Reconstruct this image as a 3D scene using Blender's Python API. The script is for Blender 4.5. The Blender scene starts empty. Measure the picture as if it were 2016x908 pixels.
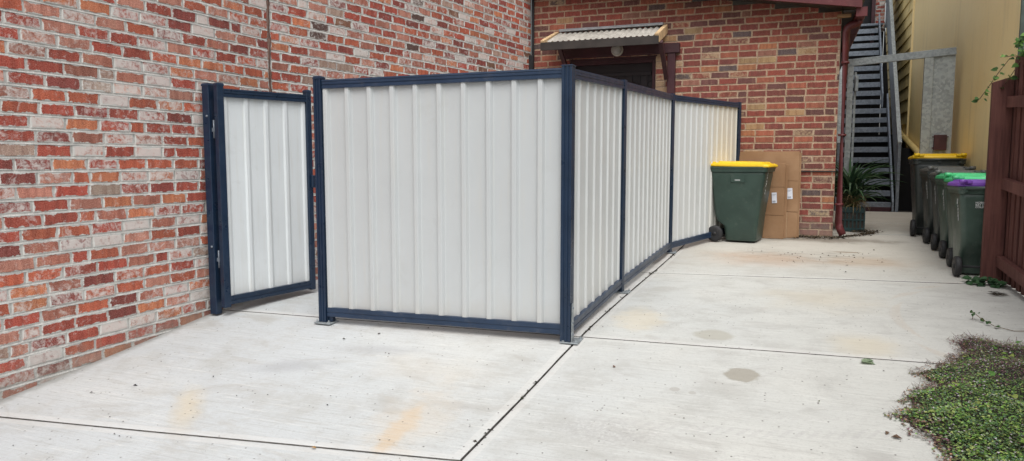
import bpy, bmesh, math, random
from mathutils import Vector, Matrix, noise as mnoise

random.seed(7)
scene = bpy.context.scene
COL = scene.collection
R = math.radians
PI = math.pi

# ------------------------------------------------------------------ ground profile
PROFILE = [(-60, -1.2), (-3, -.78), (0, -.5), (1.5, -.36), (2.8, -.235), (3.4, -.172), (4.0, -.108), (4.6, -.025),
           (5.2, .012), (6.13, .054), (8.47, .13), (9.8, .19), (10.2, .21), (13, .3), (200, .3)]


def gz(y):
    s = 0
    for k in (-.3, -.15, 0, .15, .3):
        s += _gz(y + k)
    return s / 5


def _gz(y):
    if y <= PROFILE[0][0]:
        return PROFILE[0][1]
    for (a, za), (b, zb) in zip(PROFILE, PROFILE[1:]):
        if a <= y <= b:
            return za + (zb - za) * (y - a) / (b - a)
    return PROFILE[-1][1]


# ------------------------------------------------------------------ object helpers
WM = {}


def link(o, parent=None):
    COL.objects.link(o)
    if parent is not None:
        o.parent = parent
        o.matrix_parent_inverse = WM[parent.name].inverted()
    WM[o.name] = Matrix.Identity(4)
    return o


def tag(o, label, cat, group=None):
    o['label'] = label
    o['category'] = cat
    if group:
        o['group'] = group
    return o


def thing(name, label, cat, loc=(0, 0, 0), rz=0, group=None):
    o = bpy.data.objects.new(name, None)
    o.empty_display_size = .1
    COL.objects.link(o)
    o.location = loc
    o.rotation_euler = (0, 0, rz)
    WM[o.name] = Matrix.Translation(Vector(loc)) @ Matrix.Rotation(rz, 4, 'Z')
    return tag(o, label, cat, group)


def copy_tree(o, parent=None):
    c = o.copy()
    COL.objects.link(c)
    if parent is not None:
        c.parent = parent
    for ch in list(o.children):
        copy_tree(ch, c)
    return c


class MB:
    """mesh builder"""

    def __init__(self):
        self.bm = bmesh.new()
        self.M = Matrix.Identity(4)

    def box(self, x0, x1, y0, y1, z0, z1, bev=.003, M=None, mat=0):
        bm = self.bm
        M = M or self.M
        vs = [bm.verts.new(M @ Vector((x, y, z))) for x in (x0, x1) for y in (y0, y1) for z in (z0, z1)]
        F = [(0, 1, 3, 2), (4, 6, 7, 5), (0, 4, 5, 1), (2, 3, 7, 6), (0, 2, 6, 4), (1, 5, 7, 3)]
        fs = [bm.faces.new([vs[i] for i in f]) for f in F]
        for f in fs:
            f.material_index = mat
        if bev:
            es = list({e for f in fs for e in f.edges})
            bmesh.ops.bevel(bm, geom=es, offset=bev, segments=1, affect='EDGES', profile=.5)
        return fs

    def bar(self, a, b, w, h, bev=.002, upv=(0, 0, 1), mat=0):
        a, b = Vector(a), Vector(b)
        d = b - a
        L = d.length
        d.normalize()
        s = d.cross(Vector(upv))
        if s.length < 1e-4:
            s = Vector((1, 0, 0))
        s.normalize()
        u = s.cross(d)
        M = Matrix(((s.x, d.x, u.x, a.x), (s.y, d.y, u.y, a.y), (s.z, d.z, u.z, a.z), (0, 0, 0, 1)))
        return self.box(-w / 2, w / 2, 0, L, -h / 2, h / 2, bev, M=M, mat=mat)

    def loft(self, rings, cap0=True, cap1=True, mat=0, smooth=False):
        bm = self.bm
        vr = [[bm.verts.new(self.M @ Vector(p)) for p in r] for r in rings]
        n = len(rings[0])
        fs = []
        for a, b in zip(vr, vr[1:]):
            for i in range(n):
                j = (i + 1) % n
                fs.append(bm.faces.new((a[i], a[j], b[j], b[i])))
        for f in fs:
            f.smooth = smooth
        if cap0:
            fs.append(bm.faces.new(vr[0][::-1]))
        if cap1:
            fs.append(bm.faces.new(vr[-1]))
        for f in fs:
            f.material_index = mat
        return fs

    def prism(self, pts, z0, z1, mat=0):
        return self.loft([[(x, y, z0) for x, y in pts], [(x, y, z1) for x, y in pts]], mat=mat)

    def extr(self, pts, A, B, mat=0):
        """section points (w, z) swept from A to B (3-D), w across to the right of A->B"""
        A, B = Vector(A), Vector(B)
        d = (B - A)
        d.z = 0
        d.normalize()
        s = Vector((d.y, -d.x, 0))
        return self.loft([[A + s * w + Vector((0, 0, z)) for w, z in pts], [B + s * w + Vector((0, 0, z)) for w, z in pts]], mat=mat)

    def tube(self, pts, r, n=8, mat=0, smooth=True):
        pts = [Vector(p) for p in pts]
        rs = r if isinstance(r, (list, tuple)) else [r] * len(pts)
        rings = []
        for i, p in enumerate(pts):
            d = (pts[min(i + 1, len(pts) - 1)] - pts[max(i - 1, 0)]).normalized()
            s = d.cross(Vector((0, 0, 1)))
            if s.length < 1e-3:
                s = d.cross(Vector((0, 1, 0)))
            s.normalize()
            u = s.cross(d)
            rings.append([p + (s * math.cos(2 * PI * k / n) + u * math.sin(2 * PI * k / n)) * rs[i] for k in range(n)])
        fs = self.loft(rings, mat=mat, smooth=smooth)
        for f in fs[-2:]:
            f.smooth = False
        return fs

    def lathe(self, prof, axis='z', n=24, c=(0, 0, 0), mat=0, smooth=True):
        rings = []
        c = Vector(c)
        for r, h in prof:
            ring = []
            for k in range(n):
                a = 2 * PI * k / n
                if axis == 'x':
                    ring.append(c + Vector((h, r * math.cos(a), r * math.sin(a))))
                elif axis == 'y':
                    ring.append(c + Vector((r * math.sin(a), h, r * math.cos(a))))
                else:
                    ring.append(c + Vector((r * math.cos(a), r * math.sin(a), h)))
            rings.append(ring)
        return self.loft(rings, mat=mat, smooth=smooth)

    def quad(self, a, b, c, d, mat=0):
        f = self.bm.faces.new([self.bm.verts.new(self.M @ Vector(p)) for p in (a, b, c, d)])
        f.material_index = mat
        return f

    def build(self, name, mats, parent=None, recalc=True):
        if recalc:
            bmesh.ops.recalc_face_normals(self.bm, faces=self.bm.faces)
        me = bpy.data.meshes.new(name)
        self.bm.to_mesh(me)
        self.bm.free()
        if not isinstance(mats, (list, tuple)):
            mats = [mats]
        for m in mats:
            me.materials.append(m)
        o = bpy.data.objects.new(name, me)
        return link(o, parent)


def rrect(w, d, cx, cy, z, r, n=4):
    pts = []
    for (sx, sy, a0) in ((1, 1, 0), (-1, 1, 90), (-1, -1, 180), (1, -1, 270)):
        for k in range(n + 1):
            a = R(a0 + 90 * k / n)
            pts.append((cx + sx * (w / 2 - r) + r * math.cos(a), cy + sy * (d / 2 - r) + r * math.sin(a), z))
    return pts


# ------------------------------------------------------------------ material helpers
class G:
    def __init__(self, name):
        self.m = bpy.data.materials.new(name)
        self.m.use_nodes = True
        self.t = self.m.node_tree
        self.t.nodes.clear()
        self.o = self.t.nodes.new('ShaderNodeOutputMaterial')

    def n(self, ty, **kw):
        x = self.t.nodes.new(ty)
        for k, v in kw.items():
            setattr(x, k, v)
        return x

    def put(self, sock, v):
        if hasattr(v, 'is_linked') or hasattr(v, 'links'):
            self.t.links.new(v, sock)
        elif v is not None:
            if isinstance(v, (tuple, list)) and len(v) == 3 and sock.type == 'RGBA':
                v = (*v, 1)
            sock.default_value = v

    def math(self, op, a, b=None, c=None, clamp=False):
        x = self.n('ShaderNodeMath', operation=op, use_clamp=clamp)
        for i, v in enumerate((a, b, c)):
            if v is not None:
                self.put(x.inputs[i], v)
        return x.outputs[0]

    def vmath(self, op, a, b=None):
        x = self.n('ShaderNodeVectorMath', operation=op)
        self.put(x.inputs[0], a)
        if b is not None:
            self.put(x.inputs[1], b)
        return x.outputs['Value'] if op in ('LENGTH', 'DISTANCE', 'DOT_PRODUCT') else x.outputs[0]

    def noise(self, vec, scale, detail=3, rough=.55, dist=0):
        x = self.n('ShaderNodeTexNoise')
        self.put(x.inputs['Vector'], vec)
        x.inputs['Scale'].default_value = scale
        x.inputs['Detail'].default_value = detail
        x.inputs['Roughness'].default_value = rough
        x.inputs['Distortion'].default_value = dist
        return x.outputs['Fac']

    def vor(self, vec, scale, feature='F1', out='Distance'):
        x = self.n('ShaderNodeTexVoronoi', feature=feature)
        self.put(x.inputs['Vector'], vec)
        x.inputs['Scale'].default_value = scale
        return x.outputs[out]

    def mix(self, f, a, b, blend='MIX'):
        x = self.n('ShaderNodeMix', data_type='RGBA', blend_type=blend)
        self.put(x.inputs[0], f)
        self.put(x.inputs[6], a)
        self.put(x.inputs[7], b)
        return x.outputs[2]

    def ss(self, v, a, b, c=0., d=1.):
        x = self.n('ShaderNodeMapRange', interpolation_type='SMOOTHSTEP')
        self.put(x.inputs[0], v)
        self.put(x.inputs[1], a)
        self.put(x.inputs[2], b)
        self.put(x.inputs[3], c)
        self.put(x.inputs[4], d)
        return x.outputs[0]

    def coord(self, k='Object'):
        return self.n('ShaderNodeTexCoord').outputs[k]

    def attr(self, name, out='Color'):
        return self.n('ShaderNodeAttribute', attribute_name=name).outputs[out]

    def mapping(self, vec, loc=(0, 0, 0), rot=(0, 0, 0), sc=(1, 1, 1), ty='POINT'):
        x = self.n('ShaderNodeMapping', vector_type=ty)
        self.put(x.inputs[0], vec)
        x.inputs[1].default_value = loc
        x.inputs[2].default_value = rot
        x.inputs[3].default_value = sc
        return x.outputs[0]

    def scale(self, vec, s):
        return self.vmath('MULTIPLY', vec, s)

    def sep(self, vec):
        x = self.n('ShaderNodeSeparateXYZ')
        self.put(x.inputs[0], vec)
        return x.outputs

    def finish(self, color, rough=.6, metal=0., height=None, dist=.003, strength=1., spec=.5, trans=0.):
        p = self.n('ShaderNodeBsdfPrincipled')
        self.put(p.inputs['Base Color'], color)
        self.put(p.inputs['Roughness'], rough)
        self.put(p.inputs['Metallic'], metal)
        p.inputs['Specular IOR Level'].default_value = spec
        if height is not None:
            b = self.n('ShaderNodeBump')
            b.inputs['Distance'].default_value = dist
            b.inputs['Strength'].default_value = strength
            self.put(b.inputs['Height'], height)
            self.t.links.new(b.outputs[0], p.inputs['Normal'])
        sh = p.outputs[0]
        if trans:
            tr = self.n('ShaderNodeBsdfTranslucent')
            self.put(tr.inputs[0], color)
            mx = self.n('ShaderNodeMixShader')
            mx.inputs[0].default_value = trans
            self.t.links.new(sh, mx.inputs[1])
            self.t.links.new(tr.outputs[0], mx.inputs[2])
            sh = mx.outputs[0]
        self.t.links.new(sh, self.o.inputs[0])
        return self.m


def simple(name, col, rough=.5, metal=0., var=.15, sc=6., bump=0., bsc=80., dirt=None, spec=.5, dirtz=None):
    g = G(name)
    v = g.coord()
    n1 = g.noise(v, sc, 4)
    dark = tuple(c * (1 - var) for c in col)
    lite = tuple(min(1, c * (1 + var)) for c in col)
    c = g.mix(g.ss(n1, .3, .7), dark, lite)
    if dirt:
        n2 = g.noise(v, sc * 3.1, 6, .65)
        c = g.mix(g.math('MULTIPLY', g.ss(n2, .52, .75), dirt[1]), c, dirt[0])
    h = g.noise(v, bsc, 3) if bump else None
    rr = g.ss(g.noise(v, sc * 2, 3), .2, .8, max(.02, rough - .08), min(1, rough + .08))
    return g.finish(c, rr, metal, h, bump or .001, spec=spec)


# ------------------------------------------------------------------ brick materials
def brick_mat(name, mortar, wash, mortar_smear, bump=.003, rag=1., smear=.42):
    g = G(name)
    uv = g.coord('UV')
    col = g.attr('col')
    alpha = g.attr('col', 'Alpha')
    edge = g.attr('edge', 'Fac')
    n_fine = g.noise(uv, 140, 4, .6)
    n_mid = g.noise(uv, 34, 5, .65)
    s = g.sep(uv)
    uo = g.n('ShaderNodeCombineXYZ')
    g.put(uo.inputs[0], s[0])
    g.put(uo.inputs[1], g.math('MULTIPLY', s[1], .12))
    bands = g.noise(uo.outputs[0], 24, 2, .5)
    c = g.mix(g.ss(bands, .35, .62), g.mix(1., col, (.72, .62, .6), 'MULTIPLY'), col)
    c = g.mix(g.math('MULTIPLY', g.ss(bands, .60, .72), .55), c, g.mix(.5, col, (.42, .27, .17)))
    c = g.mix(g.ss(n_fine, .3, .75), g.mix(1., c, (.60, .57, .55), 'MULTIPLY'), g.mix(.16, c, (.85, .66, .56)))
    dk = g.noise(uv, 17, 6, .7)
    c = g.mix(g.math('MULTIPLY', g.ss(dk, .60, .72), .6), c, (.07, .045, .04))
    # lime wash left on the face of reclaimed bricks
    nw = g.math('ADD', g.math('MULTIPLY', g.noise(uv, 26, 8, .75, .6), .72), g.math('MULTIPLY', g.noise(g.coord('Object'), 5.5, 5, .65), .28))
    thr = g.math('SUBTRACT', .98, g.math('MULTIPLY', alpha, .75))
    wfac = g.ss(nw, g.math('SUBTRACT', thr, .13), g.math('ADD', thr, .05))
    c = g.mix(g.math('MULTIPLY', wfac, .85), c, g.mix(n_fine, wash, tuple(x * .82 for x in wash)))
    # ragged, mortar-smeared arris
    ed = g.math('ADD', edge, g.math('MULTIPLY', g.math('SUBTRACT', g.noise(uv, 15, 3, .6), .5), 3.0 * rag))
    ed = g.math('ADD', ed, g.math('MULTIPLY', g.math('SUBTRACT', g.noise(uv, 75, 4, .7), .5), 1.3))
    ed = g.math('SUBTRACT', ed, g.math('MULTIPLY', alpha, mortar_smear))
    m = g.ss(ed, -.12, .22)
    mc = g.mix(g.noise(uv, 20, 4), tuple(x * .8 for x in mortar), tuple(min(1, x * 1.12) for x in mortar))
    c = g.mix(m, mc, c)
    sm = g.noise(g.coord('Object'), 11, 7, .74, .7)
    c = g.mix(g.math('MULTIPLY', g.ss(sm, .57, .66), smear), c, g.mix(n_fine, mortar, wash))
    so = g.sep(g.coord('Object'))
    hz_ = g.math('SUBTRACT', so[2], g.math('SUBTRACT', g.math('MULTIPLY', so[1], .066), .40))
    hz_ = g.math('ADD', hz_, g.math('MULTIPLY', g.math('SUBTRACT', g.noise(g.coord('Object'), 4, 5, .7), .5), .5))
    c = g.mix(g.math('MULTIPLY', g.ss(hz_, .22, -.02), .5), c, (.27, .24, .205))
    hgt = g.math('ADD', g.math('MULTIPLY', n_fine, .35), g.math('ADD', g.math('MULTIPLY', n_mid, .8), g.math('MULTIPLY', m, .35)))
    return g.finish(c, .88, 0, hgt, bump, spec=.25)


def mortar_mat(name, mortar, base_dark=True):
    g = G(name)
    uv = g.coord('UV')
    a = g.noise(uv, 9, 5, .65)
    b = g.noise(uv, 120, 3, .6)
    c = g.mix(g.ss(a, .3, .7), tuple(x * .72 for x in mortar), tuple(min(1, x * 1.1) for x in mortar))
    c = g.mix(g.ss(b, .35, .7), g.mix(1., c, (.8, .8, .8), 'MULTIPLY'), c)
    return g.finish(c, .95, 0, g.math('ADD', b, g.math('MULTIPLY', g.noise(uv, 30, 4), 1.5)), .003, spec=.15)


M = {}
LM = (.65, .635, .60)
M['wash_brick'] = brick_mat('reclaimed_brick', LM, (.77, .72, .68), .5)
M['wash_mortar'] = mortar_mat('grey_lime_mortar', LM)
CM = (.52, .385, .275)
M['red_brick'] = brick_mat('red_brick', CM, (.54, .40, .25), .35, rag=.38, smear=.15)
M['red_mortar'] = mortar_mat('cream_mortar', CM)


def brick_wall(name, P0, dr, nr, L, z0, z1, palette, wash, mats, parent=None, seed=1, holes=(), clip=None, weather=True,
               bl=.226, bh=.0722, j=.0141, thick=.2, washfn=None, jit=1.0):
    rnd = random.Random(seed)
    P0 = Vector((P0[0], P0[1], 0))
    d = Vector((dr[0], dr[1], 0)).normalized()
    nn = Vector((nr[0], nr[1], 0)).normalized()
    verts, faces, mi, uvs, cols, edge = [], [], [], [], [], []

    def P(u, w, z):
        return P0 + d * u + nn * w + Vector((0, 0, z))

    def addq(pts, m, off, c):
        b = len(verts)
        for (u, w, z, e) in pts:
            verts.append(P(u, w, z))
            edge.append(e)
        faces.append(tuple(range(b, b + len(pts))))
        mi.append(m)
        uvs.append([(u + off[0], z + off[1]) for (u, w, z, e) in pts])
        cols.append(c)

    def brick(u0, u1, za, zb, c):
        off = (rnd.uniform(0, 50), rnd.uniform(0, 50))
        J = lambda s: rnd.uniform(-s, s) * jit
        pr = J(.0015)
        iu = min(.016, (u1 - u0) * .3)
        cor = [(u0 + J(.003), za + J(.002)), (u1 + J(.003), za + J(.002)), (u1 + J(.003), zb + J(.002)), (u0 + J(.003), zb + J(.002))]
        bv = .004
        outer = [(u, -.03, z, 0.) for u, z in cor]
        rim = [(u, pr - bv, z, 0.) for u, z in cor]
        sgn = [(1, 1), (-1, 1), (-1, -1), (1, -1)]
        fr = [(u + sx * bv, pr, z + sz * bv, .12) for (u, z), (sx, sz) in zip(cor, sgn)]
        ins = [(u + sx * iu, pr + J(.001), z + sz * .015, 1.) for (u, z), (sx, sz) in zip(cor, sgn)]
        for k in range(4):
            q = (k + 1) % 4
            addq([outer[k], outer[q], rim[q], rim[k]], 0, off, c)
            addq([rim[k], rim[q], fr[q], fr[k]], 0, off, c)
            addq([fr[k], fr[q], ins[q], ins[k]], 0, off, c)
        addq(ins, 0, off, c)

    z = z0
    k = 0
    tot = sum(p[1] for p in palette)
    while z < z1 - .01:
        zb = min(z + bh, z1)
        spans = [(0, L)]
        for (h0, h1, hz0, hz1) in holes:
            if z + bh > hz0 + .005 and z < hz1 - .005:
                ns = []
                for (a, b) in spans:
                    if h0 > a:
                        ns.append((a, min(b, h0)))
                    if h1 < b:
                        ns.append((max(a, h1), b))
                spans = [(a, b) for a, b in ns if b - a > .01]
        if clip:
            spans = [(max(a, clip(z)[0]), min(b, clip(z)[1])) for a, b in spans]
            spans = [(a, b) for a, b in spans if b - a > .02]
        for (a, b) in spans:
            # mortar bed and joints
            addq([(a, -.0045, z - j, 0), (b, -.0045, z - j, 0), (b, -.0045, zb, 0), (a, -.0045, zb, 0)], 1, (0, 0), (0, 0, 0, 0))
            if weather:
                n = max(1, int((b - a) / .5))
                for i in range(n):
                    ua, ub = a + (b - a) * i / n, a + (b - a) * (i + 1) / n
                    addq([(ua, .0015, z - j - .001, 0), (ub, .0015, z - j - .001, 0), (ub, -.007, z + .0005, 0), (ua, -.007, z + .0005, 0)], 1, (0, 0), (0, 0, 0, 0))
            u = a - (bl + j) * (.5 if k % 2 else 0) + (rnd.uniform(-.03, .03) if a == 0 else 0)
            if a > 0:
                u = math.floor((a - (.5 * (bl + j) if k % 2 else 0)) / (bl + j)) * (bl + j) + (.5 * (bl + j) if k % 2 else 0)
            while u < b:
                ln = bl + rnd.uniform(-.008, .008) * jit
                if rnd.random() < .05 * jit:
                    ln = .11
                ua, ub = max(u, a), min(u + ln, b)
                if ub - ua > .025:
                    q = rnd.uniform(0, tot)
                    for (cc, wgt) in palette:
                        q -= wgt
                        if q <= 0:
                            break
                    f = rnd.uniform(.82, 1.18)
                    wsh = wash(rnd)
                    if washfn:
                        wsh = washfn((ua + ub) / 2, z, wsh, rnd)
                    brick(ua, ub, z, zb, (cc[0] * f * rnd.uniform(.94, 1.06), cc[1] * f, cc[2] * f, wsh))
                u += ln + j
        z += bh + j
        k += 1
    # backing
    if not holes and not clip:
        for (u0, u1) in ((0, L),):
            addq([(u0, -.03, z0 - j, 0), (u1, -.03, z0 - j, 0), (u1, -.03, z, 0), (u0, -.03, z, 0)], 1, (0, 0), (0, 0, 0, 0))
            addq([(u0, -thick, z0, 0), (u0, -thick, z, 0), (u1, -thick, z, 0), (u1, -thick, z0, 0)], 1, (0, 0), (0, 0, 0, 0))
            addq([(u0, 0, z - j, 0), (u1, 0, z - j, 0), (u1, -thick, z - j, 0), (u0, -thick, z - j, 0)], 1, (0, 0), (0, 0, 0, 0))
            addq([(u0, 0, z0, 0), (u0, 0, z - j, 0), (u0, -thick, z - j, 0), (u0, -thick, z0, 0)], 1, (0, 0), (0, 0, 0, 0))
            addq([(u1, 0, z0, 0), (u1, -thick, z0, 0), (u1, -thick, z - j, 0), (u1, 0, z - j, 0)], 1, (0, 0), (0, 0, 0, 0))
    me = bpy.data.meshes.new(name)
    me.from_pydata([tuple(v) for v in verts], [], faces)
    for m in mats:
        me.materials.append(m)
    me.polygons.foreach_set('material_index', mi)
    uvl = me.uv_layers.new(name='UVMap')
    flat = [c for f in uvs for p in f for c in p]
    uvl.data.foreach_set('uv', flat)
    ca = me.color_attributes.new('col', 'FLOAT_COLOR', 'CORNER')
    ca.data.foreach_set('color', [x for f, c in zip(faces, cols) for _ in f for x in c])
    ea = me.attributes.new('edge', 'FLOAT', 'POINT')
    ea.data.foreach_set('value', edge)
    me.update()
    o = bpy.data.objects.new(name, me)
    # consistent normals: flip so they face nn
    return link(o, parent)


# ------------------------------------------------------------------ materials
M['navy'] = simple('navy_powder_coat', (.0095, .025, .055), .33, 0, .12, 5, dirt=((.07, .08, .10), .2))
M['navy_rail'] = simple('navy_rail_coat', (.016, .034, .071), .38, 0, .12, 5, dirt=((.11, .11, .12), .3))


def sheet_mat(name, base):
    g = G(name)
    v = g.coord()
    n1 = g.noise(v, 1.3, 4)
    streak = g.noise(g.scale(v, (9, 9, .5)), 3, 4, .6)
    c = g.mix(g.ss(n1, .3, .7), tuple(x * .95 for x in base), base)
    c = g.mix(g.math('MULTIPLY', g.ss(streak, .48, .75), .22), c, (.55, .53, .47))
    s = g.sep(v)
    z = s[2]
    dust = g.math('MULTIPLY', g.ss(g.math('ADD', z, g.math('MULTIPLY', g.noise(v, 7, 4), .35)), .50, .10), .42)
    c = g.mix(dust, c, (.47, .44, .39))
    sc = g.noise(v, 2.6, 7, .72, 1.)
    c = g.mix(g.math('MULTIPLY', g.ss(sc, .56, .70), .16), c, (.40, .40, .38))
    # yellowed sheet at the far end of the fence
    yl = g.math('MULTIPLY', g.ss(g.math('ADD', s[1], g.math('MULTIPLY', g.noise(g.scale(v, (4, 4, .3)), 2, 3), .5)), 9.45, 9.85), .28)
    c = g.mix(yl, c, (.70, .60, .41))
    return g.finish(c, .42, 0, g.noise(v, 3, 2), .004, spec=.4)


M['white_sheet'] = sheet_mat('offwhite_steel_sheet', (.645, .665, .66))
M['front_sheet'] = sheet_mat('shaded_offwhite_steel_sheet', (.52, .545, .552))  # same steel in a darker base colour: the front panel's shade painted in
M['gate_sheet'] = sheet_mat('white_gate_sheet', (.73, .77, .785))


def galv_mat(name, base=(.36, .38, .395), rough=.5, metal=.35, sc=28):
    g = G(name)
    v = g.coord()
    sp = g.vor(g.vmath('ADD', v, g.scale(g.n('ShaderNodeTexNoise').outputs['Color'], (.02, .02, .02))), sc, 'F1', 'Color')
    bw = g.n('ShaderNodeRGBToBW')
    g.put(bw.inputs[0], sp)
    n = g.noise(v, 4, 4)
    f = g.math('ADD', g.math('MULTIPLY', bw.outputs[0], .5), g.math('MULTIPLY', n, .5))
    c = g.mix(g.ss(f, .3, .7), tuple(x * .82 for x in base), tuple(min(1, x * 1.15) for x in base))
    return g.finish(c, g.ss(f, .3, .7, rough + .1, rough - .08), metal)


M['galv'] = galv_mat('galvanised_steel', (.28, .31, .325), .5, .25, 40)
M['galv_sheet'] = galv_mat('galvanised_sheet', (.32, .35, .355), .5, .2, 30)
M['galv_dark'] = galv_mat('weathered_galvanised', (.20, .23, .27), .5, .2, 30)
M['galv_panel'] = galv_mat('galvanised_balustrade', (.30, .33, .36), .55, .2, 40)
M['maroon'] = simple('maroon_paint', (.115, .022, .025), .5, 0, .2, 4, dirt=((.22, .10, .09), .35))
M['maroon_dark'] = simple('dark_maroon_paint', (.050, .014, .019), .55, 0, .25, 5, dirt=((.10, .05, .05), .3))
M['door'] = simple('purple_black_door', (.014, .009, .012), .5, 0, .2, 3)
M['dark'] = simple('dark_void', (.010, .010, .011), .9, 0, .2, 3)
M['eave_dark'] = simple('dark_stained_timber', (.035, .028, .024), .6, 0, .3, 6)
M['rubber'] = simple('black_rubber', (.018, .018, .02), .65, 0, .2, 12, dirt=((.10, .09, .08), .35))
M['bin_green'] = simple('dark_green_bin_plastic', (.034, .062, .050), .42, 0, .14, 4, dirt=((.10, .12, .10), .42), bump=.0006, bsc=200)
M['bin_green_light'] = simple('green_bin_plastic', (.045, .075, .060), .36, 0, .15, 4, dirt=((.13, .15, .13), .42), bump=.0006, bsc=200)
M['bin_grey'] = simple('charcoal_bin_plastic', (.036, .045, .044), .4, 0, .15, 4, dirt=((.10, .11, .10), .42), bump=.0006, bsc=200)
M['lid_yellow'] = simple('yellow_lid_plastic', (.78, .50, .004), .42, 0, .06, 4, dirt=((.45, .30, .05), .35))
M['lid_green'] = simple('bright_green_lid_plastic', (.04, .40, .15), .4, 0, .1, 4, dirt=((.30, .5, .38), .3))
M['lid_purple'] = simple('purple_lid_plastic', (.19, .065, .42), .4, 0, .1, 4, dirt=((.35, .22, .5), .3))
M['lid_grey'] = simple('grey_lid_plastic', (.10, .105, .10), .4, 0, .15, 4, dirt=((.2, .2, .2), .3))
M['white_print'] = simple('white_print', (.72, .73, .72), .6, 0, .1, 30)
M['grey_print'] = simple('grey_print', (.22, .24, .30), .6, 0, .1, 30)
M['sticker'] = simple('worn_white_sticker', (.50, .52, .52), .5, 0, .3, 40, dirt=((.06, .08, .07), .9))


def carton_mat():
    g = G('brown_cardboard')
    v = g.coord()
    a = g.noise(v, 3, 5)
    fl = g.noise(g.scale(v, (3, 3, 160)), 1, 2)
    c = g.mix(g.ss(a, .3, .7), (.27, .155, .082), (.36, .22, .125))
    c = g.mix(g.math('MULTIPLY', fl, .22), c, (.22, .125, .065))
    c = g.mix(g.math('MULTIPLY', g.ss(g.noise(v, 11, 6, .7), .58, .75), .35), c, (.20, .12, .07))
    return g.finish(c, .85, 0, g.math('ADD', fl, g.noise(v, 20, 3)), .0012, spec=.2)


M['carton'] = carton_mat()
M['tape'] = simple('brown_tape', (.45, .30, .17), .25, 0, .08, 8)
M['label'] = simple('white_paper_label', (.66, .68, .74), .6, 0, .06, 10)


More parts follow.
